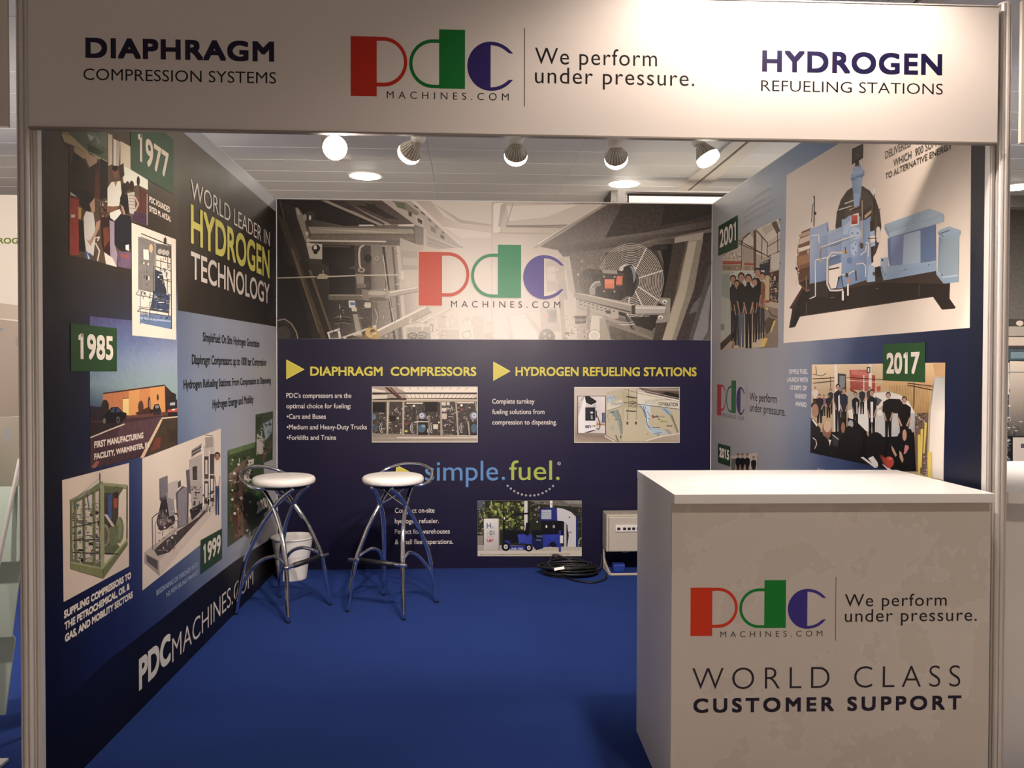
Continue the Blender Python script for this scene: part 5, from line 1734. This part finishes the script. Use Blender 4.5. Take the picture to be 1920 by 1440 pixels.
for a in (('CONTRACTED TO MAJOR', 1408, 378, 1446, 356, 371), ('SYNERGY TECHNOLOGY', 1396, 398, 1444, 372, 391.5), ('COMPRESSORS AND HYDROGEN', 1392.5, 411, 1457.5, 377, 404.5), ('REFUELING STATIONS GLOBALLY', 1393.4, 423, 1459, 388.5, 416.5)): Q.text(*a, 'b8bec8', .4)
Q.build()

# ------------------------------------------------------------------ fascia sign
t = empty('fascia_sign', (0, YF, 2.043), 'long white fascia board with company name and slogans above the booth opening', 'sign')
bxo('sign_board', (-1.456, 1.4535, YF + .0005, YF + .012, 2.047, 2.4615), mat('fascia_board', (.74, .70, .66), .42, noise=(2, .01)), t, .001)
bxo('bottom_profile', (-1.458, 1.4555, YF - .0035, YF + .018, 2.0405, 2.0465), mat('brown_edge', (.30, .27, .24), .4, .3, noise=(4, .1)), t, .001)
bxo('top_profile', (-1.458, 1.4555, YF - .002, YF + .018, 2.462, 2.466), M['alu'], t, .001)
logo(FASC, t, 657.4, 179.7, 872, 56, -.42, False, ('c03018', '0c7a34', '34286e'), '14100f', lines='5a4a46')
FASC.gain = (1.0, 1.0, 1.0)
def lettering(pl, parent, h, *a, **k):
    words = a[0].split(' '); cut = [-9.]      # every word is a part of its own
    for i in range(1, len(words)):
        cut.append(max(v[0] for v in text_shape(' '.join(words[:i]), k.get('sp', 1.), k.get('off', 0.))[0]) + .05)
    cut.append(999.)
    for lo, hi in zip(cut, cut[1:]):
        Q = Print(pl, 'lettering', parent, h); Q.text(*a, part=(lo, hi), **k); Q.build()
lettering(FASC, t, -.42, 'DIAPHRAGM', 160, 110.2, 514, 114, 72, '1c1636', 3.2, sp=1.12)
lettering(FASC, t, -.42, 'COMPRESSION SYSTEMS', 156, 151, 517.7, 155.3, 129.5, '120e10', 0)
lettering(FASC, t, -.42, 'HYDROGEN', 1429, 134.5, 1766.6, 141.4, 94, '1c1640', 3.0, sp=1.12)
lettering(FASC, t, -.42, 'REFUELING STATIONS', 1427, 171, 1768, 177, 150.5, '1c1618', 0, off=-.004)
lettering(FASC, t, -.42, 'We perform', 1003, 121.5, 1232, 122.5, 91, '171112', 0, sp=1.1)
lettering(FASC, t, -.42, 'under pressure.', 1003, 157, 1302, 160, 127, '171112', 0, sp=1.1)

# ------------------------------------------------------------------ counter
t = empty('reception_counter', CO, 'white reception counter with printed front standing before the right wall', 'counter', rz=CRZ)
def lbx(name, c, m, parent, bev=0., label=None):
    bm = bmesh.new(); box(bm, *c, bev=bev); return obj(name, bm, m, parent, label, world=False)
lbx('side_panel', (0, .018, .044, .583, 0, .9415), M['white'], t, .001)
lbx('back_panel', (.019, .970, .565, .582, .06, .9415), M['white'], t, .001)
lbx('side_panel', (.971, .989, .044, .583, 0, .9415), M['white'], t, .001)
lbx('shelf', (.019, .970, .045, .564, .45, .468), M['white'], t, .001)
lbx('shelf', (.019, .970, .045, .564, .06, .078), M['white'], t, .001)
lbx('countertop', (-.001, .977, 0, .585, .942, .970), M['white'], t, .0015)
lbx('front_panel', (.001, .989, .0377, .0435, .002, .9412), M['map'], t, .0005, label='beige front printed with a faint outline map')
g = obj('cable_grommet', lathe(bmesh.new(), [(.030, .9701), (.033, .9720), (.038, .9716), (.040, .9701)], .093, .158, 40), M['white'], t, label='round cable outlet ring', world=False)
gi = obj('grommet_cap', lathe(bmesh.new(), [(0, .9709), (.0285, .9709), (.0297, .9701)], .093, .158, 40), M['plastic'], g, world=False)
CNTR.gain = (1.15, 1.2, 1.2)
logo(CNTR, t, 1294.4, 1192.8, 1474, 1087.5, .0, False, ('d23c1c', '0c8434', '42368c'), '2a2220', lines='6a5a52')
lettering(CNTR, t, .0, 'We perform', 1584, 1136.4, 1775, 1136.4, 1113.5, '241c20', .1, sp=1.1)
lettering(CNTR, t, .0, 'under pressure.', 1584, 1165, 1831.5, 1165, 1141.5, '241c20', .1, sp=1.1)
lettering(CNTR, t, .0, 'WORLD CLASS', 1298, 1292, 1800.5, 1289, 1251, '2a2030', 0, sp=1.4, off=-.012)
lettering(CNTR, t, .0, 'CUSTOMER SUPPORT', 1300, 1336, 1802.5, 1331.4, 1309, '1c1430', 2.0, sp=1.35)

# ------------------------------------------------------------------ spotlights behind the fascia
t = empty('light_rail', (0, -2.85, 2.26), 'slim white rail carrying the five spotlights behind the fascia', 'rail')
bxo('rail_bar', (-1.43, 1.43, -2.865, -2.835, 2.262, 2.282), M['plastic'], t, .002)
for x in (-1.1, 0, 1.1): bxo('rail_bracket', (x - .012, x + .012, -3.015, -2.866, 2.266, 2.278), M['alu'], t, .001)
SL = ['blazing spotlight facing the viewer, leftmost under the fascia', 'spotlight with finned lamp, second from the left under the fascia', 'finned spotlight in the middle of the five under the fascia',
      'finned spotlight turned left, above the HYDROGEN heading side, fourth from the left', 'bright spotlight at the right end of the five, beside the ceiling track']
for i, (x, y, z, aim, w) in enumerate(BULB):
    t = empty('spotlight', (x, y, z), SL[i], 'spotlight', 'spotlights behind the fascia')
    d = Vector(aim).normalized(); q = Vector((0, 0, -1)).rotation_difference(d).to_matrix().to_4x4()
    hx, hy = -d.x * .03, -d.y * .03 if i else .02
    bm = bmesh.new(); ax = -d * .034 + Vector((hx * .4, 0, 0))
    top = Vector((ax.x * 1.0 + hx * .3, ax.y * 1.25, .105))
    tube(bm, [ax * .9, ax + Vector((0, 0, .012)), ax + (top - ax) * .5, top], [.019, .0245, .0245, .0245], 24); obj('lamp_holder', bm, M['plastic'], t, world=False, smooth=True)
    bm = bmesh.new(); tube(bm, [top + Vector((0, 0, -.003)), Vector((top.x, top.y, .2155 + 2.046 - z))], .012, 12); obj('swivel_stem', bm, M['plastic'], t, world=False)
    bm = bmesh.new(); lathe(bm, [(0, .036), (.012, .035), (.013, .026), (.019, .010), (.026, -.004), (.030, -.010), (.0372, -.0105), (.0372, -.0135)], seg=32)
    o = obj('bulb', bm, M['greybox'], t, world=False, smooth=True); o.rotation_euler = q.to_euler(); o['label'] = 'white bulb with cooling fins'
    bm = bmesh.new()
    for k in range(20):
        a = 2 * PI * k / 20
        r = bmesh.ops.create_cube(bm, size=1)
        for v in r['verts']:
            s_, zz = v.co.x + .5, v.co.z + .5
            rad = (.0135 + .003 * s_) * (1 - zz) * 0 + ((.026 + .0105 * s_) * (1 - zz) + (.013 + .006 * s_) * zz)
            v.co = Vector((rad * math.cos(a) - v.co.y * .0024 * math.sin(a), rad * math.sin(a) + v.co.y * .0024 * math.cos(a), -.010 + .036 * zz))
    fo = obj('cooling_fins', bm, M['plastic'], o, world=False); fo['kind'] = 'stuff'
    bm = bmesh.new(); lathe(bm, [(.0300, -.0137), (.0368, -.0137), (.0378, -.022), (.0370, -.029), (.033, -.035), (.022, -.040), (0, -.043)], seg=32); obj('lit_face', bm, M['glowb'], o, world=False, smooth=True)
    lamp('SPOT', Vector((x, y, z)) + d * .048, w, (1, .865, .78), .03, Vector((x, y, z)) + d, 150 if i == 4 else 118, 1.0, 'spotlight_light')

# ------------------------------------------------------------------ bar stools
def make_stool(name):
    t = empty(name, (0, 0, 0))
    bm = bmesh.new(); prof = [(0, .703), (.152, .703), (.163, .706), (.1695, .713), (.1725, .724), (.1715, .735), (.164, .744), (.150, .7495), (.12, .7535), (0, .756)]
    lathe(bm, prof, seg=72)
    for v in bm.verts:
        r = math.hypot(v.co.x, v.co.y)
        if r > .12 and v.co.z < .737:
            a = math.atan2(v.co.y, v.co.x); k = 1 + .010 * math.sin(a * 31) * max(0, (.735 - v.co.z) / .04) + .005 * math.sin(a * 17 + 1); v.co.x *= k; v.co.y *= k
    s = obj('seat', bm, M['vinyl'], t, world=False, smooth=True)
    bm = bmesh.new(); lathe(bm, [(0, .686), (.128, .686), (.134, .7025), (0, .7025)], seg=40); obj('seat_plate', bm, M['rubber'], t, world=False)
    def leg(sx, sy):   # sy=-1: front foot, the leg starts under the back of the seat
        return spl([(sx * .060, -sy * .118, .694), (sx * .075, -sy * .050, .640), (sx * .088, sy * .012, .565), (sx * .112, sy * .075, .465), (sx * .138, sy * .122, .350), (sx * .150, sy * .142, .285), (sx * .166, sy * .162, .150), (sx * .181, sy * .180, .008)], 6)
    for sx in (-1, 1):
        for sy in (-1, 1):
            bm = bmesh.new(); tube(bm, leg(sx, sy), .0125, 14); l = obj('leg', bm, M['steel'], t, world=False, smooth=True)
            bm = bmesh.new(); lathe(bm, [(0, 0), (.0118, 0), (.0128, .003), (.0128, .0095), (0, .0095)], sx * .1812, sy * .1802, 16); obj('rubber_foot', bm, M['rubber'], l, world=False)
        bm = bmesh.new(); tube(bm, spl([(sx * .084, 0, .575), (-sx * .02, 0, .635), (-sx * .085, 0, .692)], 4), .006, 10); obj('brace', bm, M['steel'], t, world=False, smooth=True)
        bm = bmesh.new(); tube(bm, spl([(sx * .150, -.142, .292), (sx * .132, -.09, .318), (sx * .122, -.02, .325), (sx * .128, .06, .290), (sx * .150, .125, .215), (sx * .170, .165, .125)], 6), .0095, 12); obj('footrest', bm, M['steel'], t, world=False, smooth=True)
    bm = bmesh.new(); tube(bm, [(-.185, -.160, .288), (-.12, -.160, .288), (.12, -.160, .288), (.185, -.160, .288)], .0105, 14); fr_ = obj('footrest', bm, M['steel'], t, world=False, smooth=True)
    bm = bmesh.new(); tube(bm, [(-.110, -.160, .288), (.110, -.160, .288)], .0145, 16); obj('rubber_sleeve', bm, M['rubber'], fr_, world=False, smooth=True)
    bm = bmesh.new(); tube(bm, spl([(-.115, .02, .695), (-.160, .04, .696), (-.184, .09, .714), (-.155, .168, .754), (-.085, .212, .781), (0, .226, .789), (.085, .212, .781), (.155, .168, .754), (.184, .09, .714), (.160, .04, .696), (.115, .02, .695)], 7), .0095, 12); obj('backrest', bm, M['steel'], t, world=False, smooth=True)
    return t
def copy_tree(o, parent=None):
    c = o.copy(); C.objects.link(c); c.parent = parent
    for ch in list(o.children): copy_tree(ch, c)
    return c
s1 = make_stool('bar_stool')
s2 = copy_tree(s1)
s1.location = (-1.215, -.905, 0); s1.rotation_euler = (0, 0, math.radians(63)); tag(s1, 'round white bar stool with chrome legs by the left wall, in front of the bin', 'stool', 'white bar stools')
s2.location = (-.611, -.882, 0); s2.rotation_euler = (0, 0, math.radians(-26.6)); tag(s2, 'round white bar stool with chrome legs standing clear in front of the navy back wall', 'stool', 'white bar stools')

# ------------------------------------------------------------------ waste bin, power box, cable
t = empty('waste_bin', (-1.318, -.225, 0), 'white plastic waste bin in the corner behind the left bar stool', 'bin')
bm = bmesh.new(); lathe(bm, [(0, .001), (.086, .001), (.090, .006), (.101, .095), (.1035, .097), (.1095, .150), (.112, .152), (.1185, .205), (.121, .207), (.127, .262), (.134, .264), (.136, .270), (.134, .2745), (.1275, .2745), (.122, .258), (.086, .012), (0, .010)], seg=64)
obj('bin_body', bm, M['plastic'], t, world=False, smooth=False)
for a in (.15,):
    bm = bmesh.new(); lathe(bm, [(0, 0), (.010, 0), (.011, .006), (.007, .012), (0, .013)], seg=16, mtx=Matrix.Translation((.132, .0, .257)) @ Matrix.Rotation(PI / 2, 4, 'Y')); obj('bin_lug', bm, M['plastic'], t, world=False, smooth=True)
t = empty('power_box', (.86, -.14, 0), 'beige electrical distribution box on a low frame against the back wall beside the counter', 'electrical box')
bxo('box_body', (.715, 1.085, -.205, -.045, .150, .396), M['greybox'], t, .006)
bxo('box_cover', (.727, 1.073, -.236, -.2055, .157, .386), M['greybox'], t, .008)
w_ = bxo('breaker_window', (.770, 1.030, -.2415, -.2365, .288, .334), M['plastic'], t, .001, label='breaker window strip with black switches')
for k in range(8):
    x = .780 + k * .030 + (.008 if k > 0 else 0)
    bxo('breaker', (x, x + .020, -.247, -.2416, .301, .317), M['rubber'], w_, .001)
bxo('window_rail', (.770, 1.030, -.2445, -.2416, .289, .293), M['alu'], w_)
bxo('box_lug', (.825, .865, -.18, -.12, .3965, .400), M['greybox'], t, .001)
for x in (.725, 1.065):
    bm = bmesh.new(); tube(bm, [(x, -.055, .149), (x, -.055, .075), (x + .004, -.075, .045), (x + .012, -.235, .009)], .0085, 10); obj('frame_leg', bm, M['greybox'], t)
    bm = bmesh.new(); tube(bm, [(x, -.055, .100), (x, -.055, .009), (x + .006, -.22, .009)], .0065, 10); obj('frame_leg', bm, M['greybox'], t)
bm = bmesh.new(); tube(bm, [(.737, -.238, .009), (1.080, -.238, .009)], .0088, 10); obj('frame_bar', bm, M['greybox'], t)
bm = bmesh.new(); tube(bm, spl([(.82, -.16, .148), (.83, -.165, .140), (.86, -.165, .138), (.88, -.16, .149)], 4), .004, 8); obj('cable_loop', bm, M['greybox'], t)
bxo('plug_socket', (.77, .85, -.16, -.09, .0015, .055), mat('blue_plug', (.02, .05, .30), .4, noise=(9, .1)), None, .008)
o = bpy.data.objects['plug_socket']; tag(o, 'blue plug connector lying on the carpet under the distribution box', 'plug')
rnd = random.Random(5); bm = bmesh.new()
for k in range(13):
    cx, cy = .465 + rnd.uniform(-.03, .035), -.185 + rnd.uniform(-.02, .02); a_, b_ = rnd.uniform(.13, .185), rnd.uniform(.075, .125); z0 = .009 + (k % 6) * .0105
    ph = rnd.uniform(0, 6)
    tube(bm, [(cx + a_ * math.cos(2 * PI * j / 28), cy + b_ * math.sin(2 * PI * j / 28), z0 + .006 * (1 + math.sin(2 * PI * j / 28 + ph)) * (k > 0)) for j in range(28)], .0062, 8, True)
tube(bm, spl([(.44, -.30, .009), (.50, -.385, .008), (.60, -.425, .008), (.69, -.34, .008), (.705, -.27, .012)], 6), .0062, 8)
tube(bm, spl([(.60, -.22, .03), (.66, -.17, .02), (.69, -.12, .02), (.700, -.10, .06), (.702, -.09, .11)], 6), .0062, 8)
tube(bm, spl([(.34, -.12, .04), (.38, -.07, .10), (.46, -.09, .085), (.56, -.15, .04), (.64, -.2, .012)], 6), .0062, 8)
t = empty('cable_coil', (.46, -.185, 0), 'tangled coil of black cable on the carpet beside the distribution box', 'cable')
obj('cable', bm, M['cable'], t, smooth=True)
bm = bmesh.new(); box(bm, -.033, .033, -.001, .001, -.009, .009); bmesh.ops.transform(bm, matrix=Matrix.Translation((.395, -.298, .066)) @ Matrix.Rotation(-.15, 4, 'Y') @ Matrix.Rotation(-.5, 4, 'X'), verts=bm.verts)
obj('cable_tag', bm, M['plastic'], t, label='white paper tag')

# ------------------------------------------------------------------ booth next door on the left
bm = bmesh.new(); box(bm, -4.45, -1.53, 0, .04, 0, H); o = struct('wall_neighbour_left', bm, M['cream'], 'cream printed back wall of the booth on the left')
NBL.u = Vector((1, 0, 0))
Q = Print(NBL, 'poster_print', o, .5, label='grey blurred poster with green heading letters')
Q.poly('b8ac9c', [(-60, 560), (36, 573), (36, 600), (-60, 592)])
Q.pgrad(['a89c8c', 'a89c8e', '9a8f80', 'a0958a'], [(-60, 592), (36, 603), (36, 780), (-60, 786)])
Q.pgrad(['b0a898', 'a8a090', '8a8c74', '7a8068'], [(-60, 786), (36, 781), (37, 960), (-60, 965)])
Q.ell('9c9e98', 14, 816, 9, 13); Q.ell('8a9094', 2, 617, 4, 2.5); Q.ell('988e82', 33, 640, 4, 9)
Q.text('HYDROG', -42, 457, 34.5, 456.5, 446, '6a7a2c', 1.5)
Q.build()
def nb_fascia(x0, x1, lb):
    t = empty('fascia_sign', ((x0 + x1) / 2, YF, 2.046), lb, 'sign')
    bxo('sign_board', (x0, x1, YF + .0005, YF + .012, 2.05, 2.484 if x0 > 0 else 2.47), mat('fascia_board_plain', (.74, .68, .61), .42, noise=(2, .01)), t, .001)
    bxo('bottom_profile', (x0, x1, YF - .001, YF + .014, 2.046, 2.0495), M['alu'], t)
nb_fascia(-4.42, -1.5165, 'plain white fascia board over the booth on the left')
nb_fascia(1.527, 4.42, 'plain white fascia board over the booth on the right')
t = empty('brochure_stand', (-1.97, -2.5, 0), 'brochure stand with frosted green glass pockets at the left edge', 'brochure stand')
bxo('stand_base', (-2.25, -1.745, -2.80, -2.64, 0, .012), M['white'], t, .003)
for k, (zb, zt, xe) in enumerate(((.62, .90, -1.835), (.34, .66, -1.862), (.05, .36, -1.888))):
    bm = bmesh.new()
    vs = [(-2.12, -2.40 - .0, zb), (xe - .004, -2.40, zb + .01), (xe + .012, -2.36, zt - .03), (xe - .015, -2.355, zt), (-2.12, -2.355, zt)]
    a = [bm.verts.new(v) for v in vs]; b_ = [bm.verts.new((v[0], v[1] + .006, v[2])) for v in vs]
    bm.faces.new(a); bm.faces.new(b_[::-1])
    for i in range(5): bm.faces.new((a[i], b_[i], b_[(i + 1) % 5], a[(i + 1) % 5]))
    obj('glass_pocket', bm, M['frost'], t)
bm = bmesh.new(); tube(bm, [(-1.985, -2.62, .012), (-1.985, -2.325, 1.0)], .012, 10); obj('stand_pole', bm, M['alu'], t)
bm = bmesh.new(); tube(bm, [(-1.905, -2.66, .012), (-1.872, -2.325, 1.0)], .008, 10); obj('stand_pole', bm, M['alu'], t)
# ------------------------------------------------------------------ booth next door on the right
bm = bmesh.new(); box(bm, 1.53, 4.45, 0, .04, 0, H); o = struct('wall_neighbour_right', bm, M['darkprint'], 'dark printed back wall of the booth on the right')
NBR = Plane((0, 0, 0), (1, 0, 0), (0, -1, 0), (1.3, 1.3, 1.3))
Q = Print(NBR, 'machinery_print', o, .5, label='printed photograph of pale machinery and pipework')
Q.pgrad(['2a2620', '2a2620', '6a6862', '6a6862'], [(1880, 393), (2030, 395), (2030, 602), (1880, 598)])
Q.rect('4a4a44', 1880, 600, 2030, 652)
Q.rect('a8a294', 1880, 612, 2030, 630); Q.rect('c8bcac', 1880, 632, 2030, 648); Q.rect('4a5a60', 1880, 654, 2030, 676)
Q.ell('d0c4b4', 1912, 606, 7, 5); Q.rect('7a9098', 1895, 660, 2030, 672); Q.rect('1c1c20', 1880, 676, 2030, 870)
Q.pgrad(['d8ccbc', 'd0c4b4', '6a6460', '4a4844'], [(1893, 677), (2030, 680), (2030, 818), (1890, 818)])
Q.rect('e0d8cc', 1887, 680, 1892, 740); Q.rect('8a8880', 1880, 697, 2030, 699); Q.rect('c8c0b4', 1899, 820, 2030, 868); Q.rect('5a5a66', 1914, 832, 1930, 840)
Q.clutter(71, 80, 'd8d0c4 8a8c90 3a3c44 c0b8b0 6a8090', 1882, 700, 1896, 868, 1.5, 5, .6); Q.clutter(72, 30, 'e8e8e8 8a8c90 3a3c44', 1896, 790, 2020, 820, 1.5, 5, .6)
Q.build()
t = empty('reception_counter', (2.0, -2.6, 0), 'white counter of the booth next door, just right of the corner post', 'counter')
bxo('counter_body', (1.548, 2.46, -2.90, -2.2, 0, .918), M['white'], t, .002)
bm = bmesh.new(); vs = [(1.575, -2.985), (2.5, -2.985), (2.5, -2.10), (1.532, -2.10), (1.532, -2.94), (1.543, -2.97)]
a = [bm.verts.new((x, y, .919)) for x, y in vs]; b_ = [bm.verts.new((x, y, .954)) for x, y in vs]; bm.faces.new(a[::-1]); bm.faces.new(b_)
for i in range(6): bm.faces.new((a[i], a[(i + 1) % 6], b_[(i + 1) % 6], b_[i]))
obj('countertop', bm, M['white'], t)
obj('cable_grommet', lathe(bmesh.new(), [(0, .956), (.030, .956), (.036, .9575), (.040, .9541)], 1.615, -2.83, 32), M['plastic'], t)
